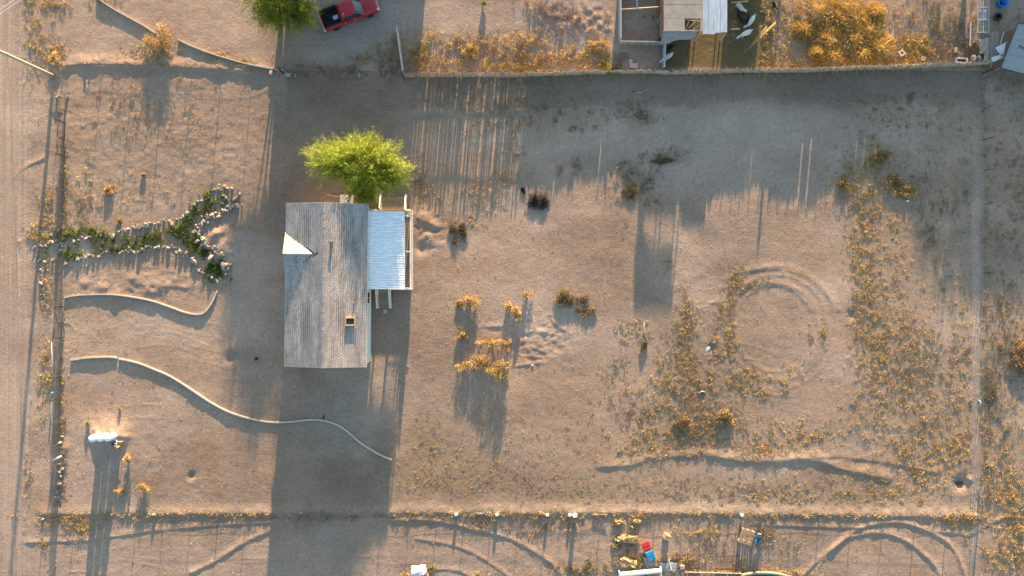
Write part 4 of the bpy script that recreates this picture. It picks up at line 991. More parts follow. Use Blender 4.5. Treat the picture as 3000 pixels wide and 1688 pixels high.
def slat_fence():
    t = thing('slat_fence', 'old wooden slat fence with uneven gaps below the golden weeds', 'fence', (0, 0, 0))
    a = PG(1188, 226); b = PG(1545, 226); l = (b-a).length; x = 0; i = 0
    base = [MB().box((0, 0, .5), (1, .02, 1.0)).mesh('slat') for _ in range(3)]
    for k, m in enumerate(base): m.materials.append((GREYW, WOOD, WOODL)[k])
    while x < l:
        w = random.uniform(.07, .13); p = a.lerp(b, x/l)
        o = bpy.data.objects.new('slat', random.choice(base)); link(o, t); o.location = (p.x, p.y+random.gauss(0, .015), gz(p.x, p.y)-.05)
        o.scale = (w, 1, random.uniform(1.1, 1.62)); o.rotation_euler = (random.gauss(0, .04), random.gauss(0, .035), random.gauss(0, .05))
        x += w+(random.uniform(.08, .3) if random.random() < .13 else random.choice((.003, .006, .01, .02))); i += 1
    for z in (.45, 1.15): MB().bar((a.x, a.y+.035, z), (b.x, b.y+.035, z), .04, .08).build('rail', WOOD, t)
    for k in range(6):
        p = a.lerp(b, k/5); MB().box((p.x, p.y+.11, .75), (.09, .09, 1.6)).build('post', GREYW, t)
slat_fence()

def sheet_fence(pts, h, label, mat, gaps=.12, lean=.0, name='sheet_fence', pitch=2.3):
    t = thing(name, label, 'fence', (0, 0, 0)); q = [PG(*p) for p in pts]
    # walk along, one sheet after another
    L_ = [0]
    for a, b in zip(q[:-1], q[1:]): L_.append(L_[-1]+(b-a).length)
    def at(s):
        for i in range(len(q)-1):
            if s <= L_[i+1]+1e-6: return q[i].lerp(q[i+1], (s-L_[i])/(L_[i+1]-L_[i]))
        return q[-1]
    s = 0; k = 0
    while s < L_[-1]-.3:
        w = min(pitch*random.uniform(.75, 1.2), L_[-1]-s); n = 14; v = []; f = []; hh = h*(.94+.06*math.sin(s*.55)+.03*math.sin(s*1.7+1)); ph = random.uniform(0, 6)
        for i in range(n+1):
            p = at(s+w*i/n); wv = .05*math.sin(i*.9+ph)
            for j, zz in enumerate((-.05, .45, .8, 1.0)):
                v.append((p.x, p.y+wv*(zz+.2)+lean*zz+.03*math.sin(zz*5+i*.5), gz(p.x, p.y)+max(zz, -.05)*hh+(random.gauss(-.03, .045) if zz == 1 else 0)))
        for i in range(n):
            for j in range(3): f.append((4*i+j, 4*i+4+j, 4*i+5+j, 4*i+1+j))
        o = MB().add(v, f).build('sheet', mat, t, True); md = o.modifiers.new('s', 'SOLIDIFY'); md.thickness = .02
        p = at(s); MB().box((p.x, p.y+.08, h*.5), (.07, .07, h*1.15)).build('post', GREYW, t)
        br = at(min(s+.5, L_[-1])); 
        if k % 2: MB().bar((br.x+.45, br.y-.35, 0), (br.x, br.y-.02, h*.75), .05, .05).build('brace', WOOD, t)
        gp = random.choice((.01, .02, gaps, gaps*2)) if random.random() < .6 else 0
        if gp > .03:
            a_ = at(s+w); b_ = at(min(s+w+gp, L_[-1])); MB().box(((a_.x+b_.x)/2, a_.y+.03, h*random.uniform(.2, .33)), (gp+.06, .02, h*random.uniform(.45, .66))).build('patch_board', WOOD, t)
        s += w+gp; k += 1
TAN = pm('faded_sheet', (.36, .28, .21), .9, .22, 1.6, stretch=(1, 1, .4))
sheet_fence([(1545, 225), (1640, 222), (1720, 218), (1800, 217), (1900, 216), (1960, 219)], 1.3, 'weathered tan panel fence beside the yellow-green bush', TAN, .07)
sheet_fence([(1962, 219), (2080, 218), (2160, 214), (2260, 214), (2400, 212), (2520, 205), (2640, 203), (2720, 199), (2800, 196), (2890, 191)], 1.45, 'long wavy tan sheet fence behind the goat yard', TAN, .09, pitch=.9)
t = thing('picket_fence', 'narrow white-topped fence panel running north from the slat fence corner', 'fence', (0, 0, 0))
a = PG(1168, 92); b = PG(1186, 222)
for i in range(12):
    p = a.lerp(b, (i+.5)/12); MB().box((p.x, p.y, .72), (.03, (b-a).length/12-.02, 1.4), -.13).build('slat', GREYW, t)
MB().bar((a.x, a.y, 1.46), (b.x, b.y, 1.46), .09, .05).build('top_rail', pm('aged_white', (.5, .46, .38), .7), t)
for q in (a, b): MB().box((q.x+.07, q.y, .75), (.09, .09, 1.6)).build('post', GREYW, t)

def gate(p0, p1, h, label, rot=0.):
    t = thing('gate', label, 'gate', (0, 0, 0), 0, None); a = PG(*p0); b = PG(*p1); z0 = .12
    A = lambda p, z: (p.x, p.y, gz(p.x, p.y)+z)
    for n, s in (('hinge_stile', a), ('latch_stile', b)): MB().tube([A(s, z0), A(s, h)], .032, 6).build(n, RUST, t, True)
    for z in (z0, h): MB().tube([A(a, z), A(b, z)], .032, 6).build('frame_rail', RUST, t, True)
    m = MB(); l = (b-a).length; n = int(l/.1)
    for i in range(1, n): p = a.lerp(b, i/n); m.bar(A(p, z0), A(p, h), .007, .007)
    for k in range(1, 12): z = z0+(h-z0)*k/12; m.bar(A(a, z), A(b, z), .007, .007)
    o = m.build('wire_infill', RUST, t); o['kind'] = 'stuff'
    MB().box((b.x, b.y, .7), (.06, .12, .1)).build('latch', DARKM, t)
gate((192, 362), (192, 408), 1.28, 'rusty mesh gate leaf on the north side of the upper entrance')
gate((192, 411), (192, 457), 1.28, 'rusty mesh gate leaf on the south side of the upper entrance')
gate((184, 898), (192, 942), 1.3, 'rusty mesh gate leaf standing slightly ajar at the lower entrance')
gate((184, 946), (183, 989), 1.3, 'rusty mesh gate leaf closed at the lower entrance')

# blue-grey pipe rails leaning on the fence and small fence-side junk
def pipe(name, a, b, r, mat, label, cat, za=.05, zb=.05):
    p = PG(*a); q = PG(*b); o = MB().tube([(p.x, p.y, p.z+za), (q.x, q.y, q.z+zb)], r, 8).build(name, mat, smooth=True); return tag(o, label, cat)
BLUEG = pm('blue_grey_paint', (.12, .19, .22), .5)
pipe('rail_pipe', (172, 1150), (160, 1290), .05, BLUEG, 'long blue-grey pipe leaning along the west mesh fence', 'pipe', 1.0, .9)
pipe('rail_pipe', (172, 1000), (176, 1120), .03, pm('grey_pipe', (.4, .38, .35), .6), 'pale pipe along the mesh fence below the lower gate', 'pipe', 1.1, 1.1)
pipe('white_pipe', (162, 1346), (188, 1334), .09, WHITE, 'thick white pipe lying on posts by the west fence', 'pipe', .35, .45)
o = MB().lathe([(.13, 0), (.15, .1), (.13, .28), (.05, .32), (.001, .33)], 12).build('float_ball', pm('teal_plastic', (.05, .35, .42), .4), smooth=True); o.location = PG(174, 1148, .9); tag(o, 'teal plastic ball hung on the west mesh fence', 'ball')

# ------------------------------------------------------------------ utility pole and wires
def utility_pole():
    p = PG(158, 224); t = thing('utility_pole', 'tall wooden utility pole standing at the road corner', 'utility pole', p)
    MB().tube([(0, 0, -.3), (0, 0, 5), (0, 0, 10.4)], [.19, .165, .13], 12).build('pole', pm('pole_wood', (.40, .33, .26), .85, .3, 6, stretch=(4, 4, .4)), t, True)
    MB().box((0, .15, 9.7), (2.4, .1, .12), .5).build('crossarm', WOOD, t)
    for s in (-1, 0, 1): MB().lathe([(.03, 0), (.06, .04), (.03, .1), (.06, .14), (.001, .2)], 8, (s*1.0*math.cos(.5), .15+s*1.0*math.sin(.5), 9.76)).build('insulator', pm('ceramic', (.3, .2, .15), .3), t)
    MB().lathe([(.05, 6.6), (.05, 6.9)], 8, (.2, 0, 0)).build('clamp', GALV, t)
    return p
pp = utility_pole()
def wire(label, a, b, sag, r=.012, mat=None):
    a = Vector(a); b = Vector(b); pts = []
    for i in range(25):
        u = i/24; q = a.lerp(b, u); q.z -= sag*4*u*(1-u); pts.append(q)
    tag(MB().tube(pts, r, 4, False).build('overhead_wire', mat or DARKM), label, 'wire')
wire('thin dark overhead wire running along the dirt road', (pp.x+.2, pp.y, 6.7), P(66, 1840, 6.6), .5)
al = pm('aluminium_wire', (.75, .70, .6), .4, .05, metal=.6)
e0 = P(70, -10, 9.9); 
for dx, lab in ((0, 'upper of two pale power lines crossing the road corner'), (.55, 'lower of two pale power lines crossing the road corner')):
    a = P(-60, 68+dx*22, 9.9); b = P(42+dx*33, 0, 9.9); d = (b-a).normalized(); wire(lab, a-d*1, b+d*30, .02, .03, al)

# ------------------------------------------------------------------ white tanks
TANKW = pm('white_enamel', (.80, .79, .77), .45, .04)
for i, (px, lab) in enumerate(((296, 'western upright white tank in the row of three'), (317.5, 'middle upright white tank in the row of three'), (339, 'eastern upright white tank in the row of three beside the pipework'))):
    p = PG(px, 1276-i*.5); t = thing('pressure_tank', lab, 'tank', p, 0, 'three white upright tanks')
    r = .352
    MB().lathe([(r*.9, -.1), (r, .05), (r, 1.12), (r*.96, 1.22), (r*.8, 1.31), (r*.5, 1.37), (.001, 1.39)], 28).build('shell', TANKW, t, True)
    MB().lathe([(r*.99, 0), (r*.99, .1)], 24, (0, 0, -.06)).build('base_ring', DARKM, t)
    MB().lathe([(.05, 0), (.05, .05), (.03, .09), (.001, .1)], 8, (0, 0, 1.37)).build('valve_cap', GALV, t)
    MB().box((0, r+.001, .8), (.2, .012, .12)).build('label_plate', pm('plate', (.4, .45, .5), .5), t)
t = thing('pump_manifold', 'tangle of small pipes and a valve beside the eastern white tank', 'pump', PG(352, 1296))
MB().tube([(-.4, .3, .3), (-.1, .3, .3), (-.1, 0, .3), (-.1, -.4, .3)], .04, 6).build('pipe', GALV, t, True)
MB().tube([(-.1, .15, .3), (.35, .15, .3), (.35, .15, -.1)], .035, 6).build('pipe', GALV, t, True)
MB().lathe([(.16, -.1), (.16, .35), (.1, .5), (.001, .52)], 12, (-.05, -.45, 0)).build('pump_body', pm('rust_orange', (.35, .17, .06), .7), t, True)
MB().torus((-.1, -.1, .55), .13, .02, 12, 5).build('hand_wheel', GALV, t)
MB().box((-.45, -.1, .25), (.3, .25, .35)).build('switch_box', DARKM, t)

# ------------------------------------------------------------------ pickup truck
def pickup():
    p = PG(1028, 44); ang = math.atan2(39, 102)
    t = thing('pickup_truck', 'dark red crew-cab pickup truck with black bed parked in shade', 'pickup truck', (p.x, p.y, 0), ang)
    RED = pm('red_paint', (.30, .016, .022), .28, .04, 2, spec=.5)
    def loft(rings, name, mat, parent=t, bevel=0., auto=True):
        n = len(rings[0]); v = [q for r in rings for q in r]; f = []
        for i in range(len(rings)-1):
            for k in range(n): f.append((i*n+k, i*n+(k+1) % n, (i+1)*n+(k+1) % n, (i+1)*n+k))
        f += [tuple(range(n))[::-1], tuple((len(rings)-1)*n+k for k in range(n))]
        return MB().add(v, f).build(name, mat, parent, auto=auto, bevel=bevel)
    def foot(x0, x1, w, z, rf=.25, rr=.08):
        h = w/2; r = []
        for cx, cy, a0, rad in ((x1-rf, h-rf, 0, rf), (x0+rr, h-rr, 90, rr), (x0+rr, -h+rr, 180, rr), (x1-rf, -h+rf, 270, rf)):
            for k in range(5): a = math.radians(a0+k*22.5); r.append((cx+rad*math.cos(a), cy+rad*math.sin(a), z))
        return r
    loft([foot(-.98, 2.88, 1.9, .42, .3), foot(-.98, 2.92, 2.0, .62, .34), foot(-.98, 2.9, 1.98, .95, .36), foot(-.98, 2.8, 1.9, 1.06, .4), foot(-.98, 2.62, 1.72, 1.13, .45)], 'body', RED)
    # hood bulge
    loft([foot(1.2, 2.6, 1.5, 1.12, .3), foot(1.25, 2.45, 1.2, 1.17, .35)], 'hood', RED)
    # bed
    b = MB(); bx0, bx1 = -2.84, -1.0
    for s in (-1, 1): b.box(((bx0+bx1)/2, s*.93, .87), (bx1-bx0, .14, .84))
    b.box((bx1+.02, 0, .87), (.06, 1.72, .84)); b.box(((bx0+bx1)/2, 0, .55), (bx1-bx0, 1.72, .2)); bd = b.build('bed', RED, t, bevel=.03)
    MB().box(((bx0+bx1)/2, 0, .67), (bx1-bx0-.04, 1.7, .03)).build('bed_liner', pm('bed_liner', (.012, .013, .016), .7), bd)
    for s in (-1, 1):
        MB().box(((bx0+bx1)/2, s*.845, .98), (bx1-bx0-.04, .02, .6)).build('bed_liner', pm('bed_liner', ()), bd)
        MB().box(((bx0+bx1)/2, s*.93, 1.302), (bx1-bx0-.02, .13, .02)).build('bed_rail_cap', BLACK, bd)
    MB().box((bx1-.02, 0, .98), (.02, 1.68, .6)).build('bed_liner', pm('bed_liner', ()), bd)
    tg = MB().box((bx0-.03, 0, .95), (.07, 1.7, .66)).build('tailgate', RED, t, bevel=.015); MB().box((bx0-.07, 0, 1.15), (.02, .25, .08)).build('handle', BLACK, tg)
    MB().box((bx0-.13, 0, .58), (.16, 1.9, .18)).build('rear_bumper', GALV, t, bevel=.03)
    MB().box((2.93, 0, .56), (.12, 1.7, .26)).build('front_bumper', GALV, t, bevel=.04)
    MB().box((2.9, 0, .86), (.06, .95, .26)).build('radiator_grille', DARKM, t)
    # cab: belt ring to roof ring
    cab = [foot(-.95, 1.5, 1.86, 1.08, .3, .1), foot(-.72, .72, 1.5, 1.74, .25, .15)]
    loft(cab, 'cabin_glass', glass('tinted_glass', (.015, .03, .033), .05))
    loft([foot(-.78, .68, 1.56, 1.72, .26, .16), foot(-.72, .62, 1.48, 1.80, .28, .2), foot(-.6, .5, 1.2, 1.835, .3, .25)], 'cab_roof', RED)
    loft([foot(-.985, -.74, 1.84, 1.05, .05, .05), foot(-.80, -.68, 1.5, 1.75, .03, .03)], 'rear_pillar', RED)
    for s in (-1, 1):
        MB().bar((1.38, s*.86, 1.1), (.62, s*.70, 1.75), .07, .06).build('front_pillar', RED, t)
        MB().bar((.2, s*.93, 1.1), (.12, s*.745, 1.75), .07, .05).build('door_pillar', RED, t)
        for x, w in ((.62, .95), (-.38, .95)):
            d = MB().box((x, s*1.0, .82), (w, .03, .52)).build('door', RED, t, bevel=.01)
            MB().box((x-.3, s*1.025, 1.0), (.18, .03, .04)).build('handle', GALV, d)
        mi = MB().box((1.05, s*1.13, 1.18), (.14, .2, .18)).build('wing_mirror', RED, t, bevel=.03)
        MB().box((2.72, s*.78, .9), (.28, .26, .2)).build('headlight', pm('headlight_lens', (.7, .7, .68), .15), t, bevel=.05)
        MB().box((bx0-.02, s*.94, 1.0), (.08, .12, .34)).build('tail_light', pm('tail_lens', (.25, .01, .01), .2), t, bevel=.02)
        for x in (-1.86, 1.86):
            w = MB(); w.lathe([(.22, -.13), (.34, -.13), (.39, -.09), (.39, .09), (.34, .13), (.22, .13)], 22)
            wo = w.build('wheel', BLACK, t, auto=True); wo.location = (x, s*.9, .39); wo.rotation_euler = (math.pi/2, 0, 0)
            r = MB(); r.lathe([(.001, .1), (.06, .11), (.08, .07), (.2, .09), (.235, .13), (.235, -.1), (.001, -.1)], 20)
            ro = r.build('rim', pm('alloy', (.65, .66, .68), .3, .05, metal=.7), wo, auto=True)
            if s > 0: ro.rotation_euler = (math.pi, 0, 0)
            MB().torus((x, s*.955, .42), .43, .03, 20, 5).v
    MB().box((1.62, 0, 1.155), (.05, 1.4, .02)).build('wiper', BLACK, t)
    MB().lathe([(.05, 0), (.05, .04), (.001, .05)], 8, (-.55, -.5, 1.83)).build('roof_light', GALV, t)
pickup()
p = P(984, 52, .8); o = MB().box((0, 0, .14), (.55, .4, .28)).build('plastic_bin', pm('pale_blue_plastic', (.28, .45, .55), .5, .4, 8), bevel=.05); o.location = (p.x, p.y, .69); o.rotation_euler = (0, 0, .45)
tag(o, 'pale blue plastic bin lying in the black truck bed', 'bin')

# ------------------------------------------------------------------ goat shed and pen
def goat_shed():
    t = thing('goat_shed', 'ramshackle animal shed with broken grey roof and tin sheets', 'shed', (0, 0, 0))
    Z = 2.9; ZT = 1.95
    a = P(1944, 92, Z); b = P(2060, 92, Z); bt = P(2058, 98, ZT); c = P(2129, 98, ZT)
    N_ = 34.2
    y0 = a.y
    # board roof with a hole
    ROOFG = pm('grey_roll_roofing', (.27, .24, .21), .9, .2, 1.5)
    hx0, hx1, hy0, hy1 = P(2006, 0, Z).x, P(2052, 0, Z).x, P(0, 88, Z).y, P(0, 55, Z).y
    for i, (x0, x1, yy0, yy1) in enumerate(((a.x, b.x, hy1+.02, y0+2.6), (a.x, b.x, y0+2.63, y0+5.5), (a.x, hx0, y0, hy1), (hx1, b.x, y0, hy1), (hx0+.01, hx1-.01, y0, hy0))):
        MB().box(((x0+x1)/2, (yy0+yy1)/2, Z+.004*i), (x1-x0, yy1-yy0, .05)).build('roof_sheet', ROOFG, t)
    n = 4; w = (c.x-bt.x)/n
    for i in range(n):
        v = []; f = []; m = 14; dy = random.uniform(-.15, .1)
        for k in range(m+1):
            zz = .02*math.sin(k/m*2*math.pi*4); 
            for yy in (bt.y+dy, bt.y+2.7, bt.y+5.5): v.append((bt.x+w*i+w*1.04*k/m, yy, ZT+.06+zz+.01*(i % 2)+(yy-y0)*.01))
        for k in range(m):
            for j in range(2): f.append((3*k+j, 3*k+3+j, 3*k+4+j, 3*k+1+j))
        MB().add(v, f).build('tin_sheet', TIN, t, True)
    # posts, rails, walls
    for x, zh in ((a.x+.1, Z), ((a.x+b.x)/2, Z), (b.x-.08, Z), (c.x-.1, ZT)):
        for y in (y0+.15, y0+5.3): MB().box((x, y, zh/2), (.12, .12, zh-.06)).build('post', GREYW, t)
    for y in (y0+.15, y0+2.6, y0+5.3): MB().box(((a.x+b.x)/2, y, Z-.1), (b.x-a.x-.1, .06, .1)).build('rafter', WOOD, t); MB().box(((b.x+c.x)/2, y+.02, ZT-.06), (c.x-b.x-.1, .06, .1)).build('rafter', WOOD, t)
    MB().box((a.x+.05, y0+2.7, 1.25), (.03, 5.3, 2.4)).build('side_wall', pm('rusty_tin', (.22, .12, .08), .8, .3, 3), t)
    MB().box(((a.x+b.x)/2, y0+5.3, 1.25), (b.x-a.x, .03, 2.4)).build('back_wall', GREYW, t)
    # sagging tarp hanging off the eave
    v = []; f = []; n = 10
    x0, x1 = a.x-.05, P(2040, 0, Z).x
    for i in range(n+1):
        u = i/n; x = x0+(x1-x0)*u; dr = (1.0-.55*u)
        for j in range(5):
            q = j/4; v.append((x-.1*q+(.0), y0-.03-.9*q*dr-.1*math.sin(u*9)*q, Z-.02-1.0*q*q*dr-.08*math.sin(q*3.14)))
    for i in range(n):
        for j in range(4): f.append((5*i+j, 5*i+5+j, 5*i+6+j, 5*i+1+j))
    MB().add(v, f).build('tarp', pm('grey_tarp', (.20, .20, .20), .8, .2, 2), t, True)
    for (p0, p1, w) in (((2018, 82), (2042, 57), .14), ((2008, 86), (2020, 60), .08), ((2030, 88), (2050, 72), .08), ((2010, 58), (2050, 62), .07)):
        p = P(*p0, Z-.1); q = P(*p1, Z+.12); MB().bar(p, q, w, .06).build('broken_board', WOODL, t)
goat_shed()
for p0, p1, w, lab in (((1923, 73), (1950, 32), .35, 'wide brown board leaning on the shed side wall'), ((1926, 30), (1942, 5), .2, 'narrow pale board leaning at the shed corner')):
    p = PG(*p0, .1); q = P(*p1, 2.2); tag(MB().bar(p, q, w, .04).build('leaning_board', WOOD), lab, 'board')

def board_wall(name, p0, p1, h, mat, label, n=None, top=None, gap=.01, cat='fence', sub='board'):
    t = thing(name, label, cat, (0, 0, 0)); a = PG(*p0); b = PG(*p1); l = (b-a).length; n = n or max(2, int(l/.22)); d = (b-a)/l; an = math.atan2(d.y, d.x)
    for i in range(n):
        p = a.lerp(b, (i+.5)/n); MB().box((p.x, p.y, h/2), (l/n-gap, .03, h*random.uniform(.95, 1.0)), an).build(sub, mat, t)
    MB().bar((a.x, a.y, h+.03), (b.x, b.y, h+.03), .08, .05).build('top_rail', top or mat, t)
    for q in (a, b): MB().box((q.x, q.y, h/2+.05), (.1, .1, h+.12)).build('post', GREYW, t)
    return t
BLUEW = pm('pale_blue_panel', (.33, .37, .42), .7, .12)
board_wall('pen_wall', (1812, 128), (1812, -30), 1.6, BLUEW, 'blue-grey boarded wall on the west side of the dirt pen', gap=.015)
board_wall('pen_wall', (1815, 132), (1935, 134), 1.1, GREYW, 'low grey board wall along the south side of the dirt pen', gap=.02)
board_wall('pen_wall', (1942, 112), (1938, 208), 1.5, BLUEW, 'pale blue panel wall between the dirt pen and the goat yard', n=6)
board_wall('pen_wall', (1936, 132), (1936, -30), 1.2, pm('rusty_tin', ()), 'rusty tin wall on the east side of the dirt pen', n=8)
board_wall('pen_wall', (2132, -40), (2232, -40), 2.2, GREYW, 'tall grey board wall added out of view to shade the goat yard')  # unseen wall, added for the shadow it throws over the yard
board_wall('pen_wall', (1812, -32), (1936, -32), 1.5, GREYW, 'grey board wall added out of view to shade the dirt pen from the north')  # added beyond the frame so the pen floor falls in shade
pipe('pen_beam', (1815, 44), (1933, 36), .09, WOODL, 'long pale timber beam crossing the dirt pen', 'beam', 1.3, 1.3)
pipe('pen_beam', (1860, 40), (1858, -20), .07, BLUEW, 'grey-white beam running north from the pale timber beam', 'beam', 1.36, 1.36)
pipe('pen_beam', (2132, 22), (2180, 18), .08, WOODL, 'pale timber jutting from the tin sheets at the yard', 'beam', 1.2, 1.2)
pipe('pen_beam', (2130, 98), (2156, 97), .08, WOODL, 'short pale timber jutting from the tin roof corner', 'beam', 1.1, 1.1)
for px, py, r, lab in ((1885, 50, .35, 'oval dark stone-like mound in the dirt pen'), (1912, 52, .4, 'dark rubble mound beside the shed in the dirt pen')):
    o = stone(None, *PG(px, py).xy, r, 'dirt_clod'); o.data = o.data.copy(); o.data.materials[0] = pm('dark_clod', (.10, .085, .08), .9); tag(o, lab, 'mound')
for px, py, w, h_, lab in ((1848, 188, .35, .9, 'tall pale slab leaning near the north fence'), (1860, 194, .55, .5, 'low pale slab beside the tall slab')):
    o = MB().box((0, 0, .12), (w, h_, .2)).build('stone_slab', CONC, bevel=.03); o.location = PG(px, py); o.rotation_euler = (.05, 0, .1); tag(o, lab, 'slab')

# goats
def skin_mesh(name, verts, edges, radii, mat, sub=1):
    me = bpy.data.meshes.new(name); me.from_pydata(verts, edges, []); me.update(); ob = bpy.data.objects.new(name, me); COL.objects.link(ob)
    sk = ob.modifiers.new('skin', 'SKIN'); sk.use_smooth_shade = True
    for i, r in enumerate(radii): me.skin_vertices[0].data[i].radius = r if hasattr(r, '__len__') else (r, r)
    me.skin_vertices[0].data[0].use_root = True
    sb = ob.modifiers.new('sub', 'SUBSURF'); sb.levels = sub; sb.render_levels = sub
    dg = bpy.context.evaluated_depsgraph_get(); ev = ob.evaluated_get(dg); m2 = bpy.data.meshes.new_from_object(ev); m2.materials.clear(); m2.materials.append(mat)
    for p_ in m2.polygons: p_.use_smooth = True
    bpy.data.objects.remove(ob)
    return m2
def goat(px, py, head, label, pose='graze', mat=None, sc=1., turn=0.):
    V = [(-.32, 0, .62), (0, 0, .60), (.30, 0, .62), (.45, 0, .72)]; Rr = [(.17, .18), (.20, .22), (.18, .20), (.11, .12)]
    E = [(0, 1), (1, 2), (2, 3)]
    def add(p, r, frm): V.append(p); Rr.append(r if hasattr(r, '__len__') else (r, r)); E.append((frm, len(V)-1)); return len(V)-1
    ty = math.sin(turn)
    if pose == 'graze':
        n = add((.62, .10*ty, .55), .085, 3); hd = add((.74, .22*ty, .36), .085, n); mz = add((.82, .3*ty, .2), .05, hd)
    else:
        n = add((.56, .08*ty, .86), .085, 3); hd = add((.68, .2*ty, .96), .09, n); mz = add((.84, .32*ty, .88), .055, hd)
    for s in (-1, 1):
        add((V[hd][0]-.04, V[hd][1]+s*.14, V[hd][2]+.04), .022, hd)
        k = add((.29, s*.11, .38), .065, 2); k = add((.31+.04*s, s*.11, .21), .042, k); add((.30+.05*s, s*.11, .02), .036, k)
        k = add((-.30, s*.12, .40), .09, 0); k = add((-.40-.03*s, s*.12, .25), .045, k); add((-.36-.04*s, s*.12, .02), .036, k)
    k = add((-.50, 0, .70), .035, 0); add((-.58, 0, .66), .02, k)
    me = skin_mesh('goat', V, E, Rr, mat or pm('white_fleece', (.55, .54, .52), .95, .12, 12, bump=.02, bscale=25))
    t = thing('goat', label, 'goat', PG(px, py), head); t.scale = (sc,)*3
    link(bpy.data.objects.new('body', me), t)
    for s in (-1, 1): MB().lathe([(.014, 0), (.001, .02)], 6, (V[hd][0]+.03, V[hd][1]+s*.075, V[hd][2]+.03)).build('eye', BLACK, t)
    if pose != 'graze':
        for s in (-1, 1): MB().tube([(V[hd][0]-.02, V[hd][1]+s*.04, V[hd][2]+.07), (V[hd][0]-.1, V[hd][1]+s*.06, V[hd][2]+.18), (V[hd][0]-.18, V[hd][1]+s*.07, V[hd][2]+.18)], [.02, .015, .005], 5).build('horn', GREYW, t)
    for s in (-1, 1): pass
goat(2163, 27, math.radians(-55), 'white goat standing at the north end of the goat yard', 'stand', sc=1.05)
goat(2196, 66, math.radians(-120), 'white goat bending its head back to the dark feeder', 'graze', sc=1.15, turn=-1)
goat(2180, 104, math.radians(205), 'white goat with dark face walking in the middle of the yard', 'graze', sc=1.2)
goat(1953, 172, math.radians(215), 'white goat beside the pale blue panel wall', 'graze', sc=1.15)
goat(1957, 146, math.radians(30), 'black goat-shaped form near the drooping tarp', 'graze', mat=pm('black_fleece', (.012, .012, .012), .9), sc=.9)  # black goat-shaped form set where a small dark spot lies
# feeder ring with hay
t = thing('hay_feeder', 'black round feeder filled with dark straw in the goat yard', 'feeder', PG(2176, 48), .4); t.scale = (1, 1.35, 1)
MB().torus((0, 0, .25), .42, .14, 22, 8, 1.6).build('ring', BLACK, t, True)
n = 240; a = RNG.uniform(0, 6.28, n); q = .42*np.sqrt(RNG.random(n))
leaves('straw', np.stack([q*np.cos(a), q*np.sin(a), RNG.uniform(.3, .5, n)], 1), RNG.normal(size=(n, 3))*np.array([1, 1, .3]), RNG.uniform(.15, .3, n), RNG.uniform(.01, .03, n), pal(n, BROWN+[(.04, .035, .03)], .3), DRY, t)
# fallen stalk bundle
t = thing('fallen_branch', 'long pale dried stalk fallen diagonally across the goat yard', 'branch', (0, 0, 0))
p = P(2272, 66, .9); q = PG(2218, 115, .5); r_ = PG(2150, 186, .05)
MB().tube([p, q, r_], [.05, .045, .012], 6).build('stem', pm('straw_stalk', ()), t, True)
for k in range(9):
    o_ = Vector((random.gauss(0, .15), random.gauss(0, .15), random.uniform(-.1, .25))); MB().tube([p.lerp(q, random.random()*.5)+o_, q.lerp(r_, random.random()*.4)+o_*.6], [.03, .008], 4).build('side_stalk', pm('straw_stalk', ()), t)

# a dark dog by the yard edge
goat(2264, 18, math.radians(-70), 'small black dog-like animal at the east edge of the goat yard', 'stand', mat=pm('black_fleece', ()), sc=.75)

# ------------------------------------------------------------------ north-east lot clutter
def block(px, py, rz, label, s=(.42, .42, .2), mat=CONC, hole=True, z=0.):
    t = thing('concrete_block', label, 'block', PG(px, py, z), rz); w, d, h = s; k = .28
    if not hole: MB().box((0, 0, h/2), s).build('body', mat, t, bevel=.02); return
    m = MB()
    for sy in (-1, 1): m.box((0, sy*d*(.5-k/2), h/2), (w, d*k, h))
    for sx in (-1, 1): m.box((sx*w*(.5-k/2), 0, h/2+.0), (w*k, d*(1-2*k), h*.98))
    m.build('body', mat, t); MB().box((0, 0, .02), (w*.4, d*.42, .03)).build('core_floor', DARKM, t)
LB = pm('tan_block', (.48, .40, .28), .9, .15)
block(2350, 54, .5, 'tan masonry block beside the tall golden grass', (.6, .6, .35), LB, False)
block(2596, 157, .5, 'broad tan slab block east of the golden grass', (.75, .7, .3), LB, False)
block(2638, 158, .6, 'hollow tan block with dark core among golden weeds', (.55, .6, .3), LB)
block(2701, 173, -.4, 'small hollow brown block with dark core', (.4, .35, .2), LB)
block(2435, 126, .4, 'small tan block half buried in golden grass', (.4, .4, .5), LB, False)
block(2797, 149, .0, 'yellowish rectangular box on brown soil', (.35, .5, .3), pm('cardboard', (.42, .36, .22), .8), False)
t = thing('blue_tub', 'bright blue round plastic tub at the north-east corner', 'tub', P(2935, 9, .3)*1.0); t.location.z = 0
MB().lathe([(.42, 0), (.50, .55), (.53, .57), (.53, .6), (.48, .6), (.40, .06), (.001, .06)], 24).build('shell', pm('blue_plastic', (.02, .20, .60), .4), t, True)
MB().lathe([(.3, .065), (.28, .12), (.001, .1)], 12, (-.06, .03, 0)).build('contents', DARKM, t)
def tyre(px, py, label, R=.3):
    t = thing('tyre', label, 'tyre', PG(px, py)); MB().torus((0, 0, .11), R, .11, 22, 8).build('carcass', BLACK, t, True); MB().lathe([(R-.1, .02), (.001, .02)], 16).build('soil_fill', pm('dark_clod', ()), t)
tyre(2922, 50, 'black tyre lying flat below the blue tub')
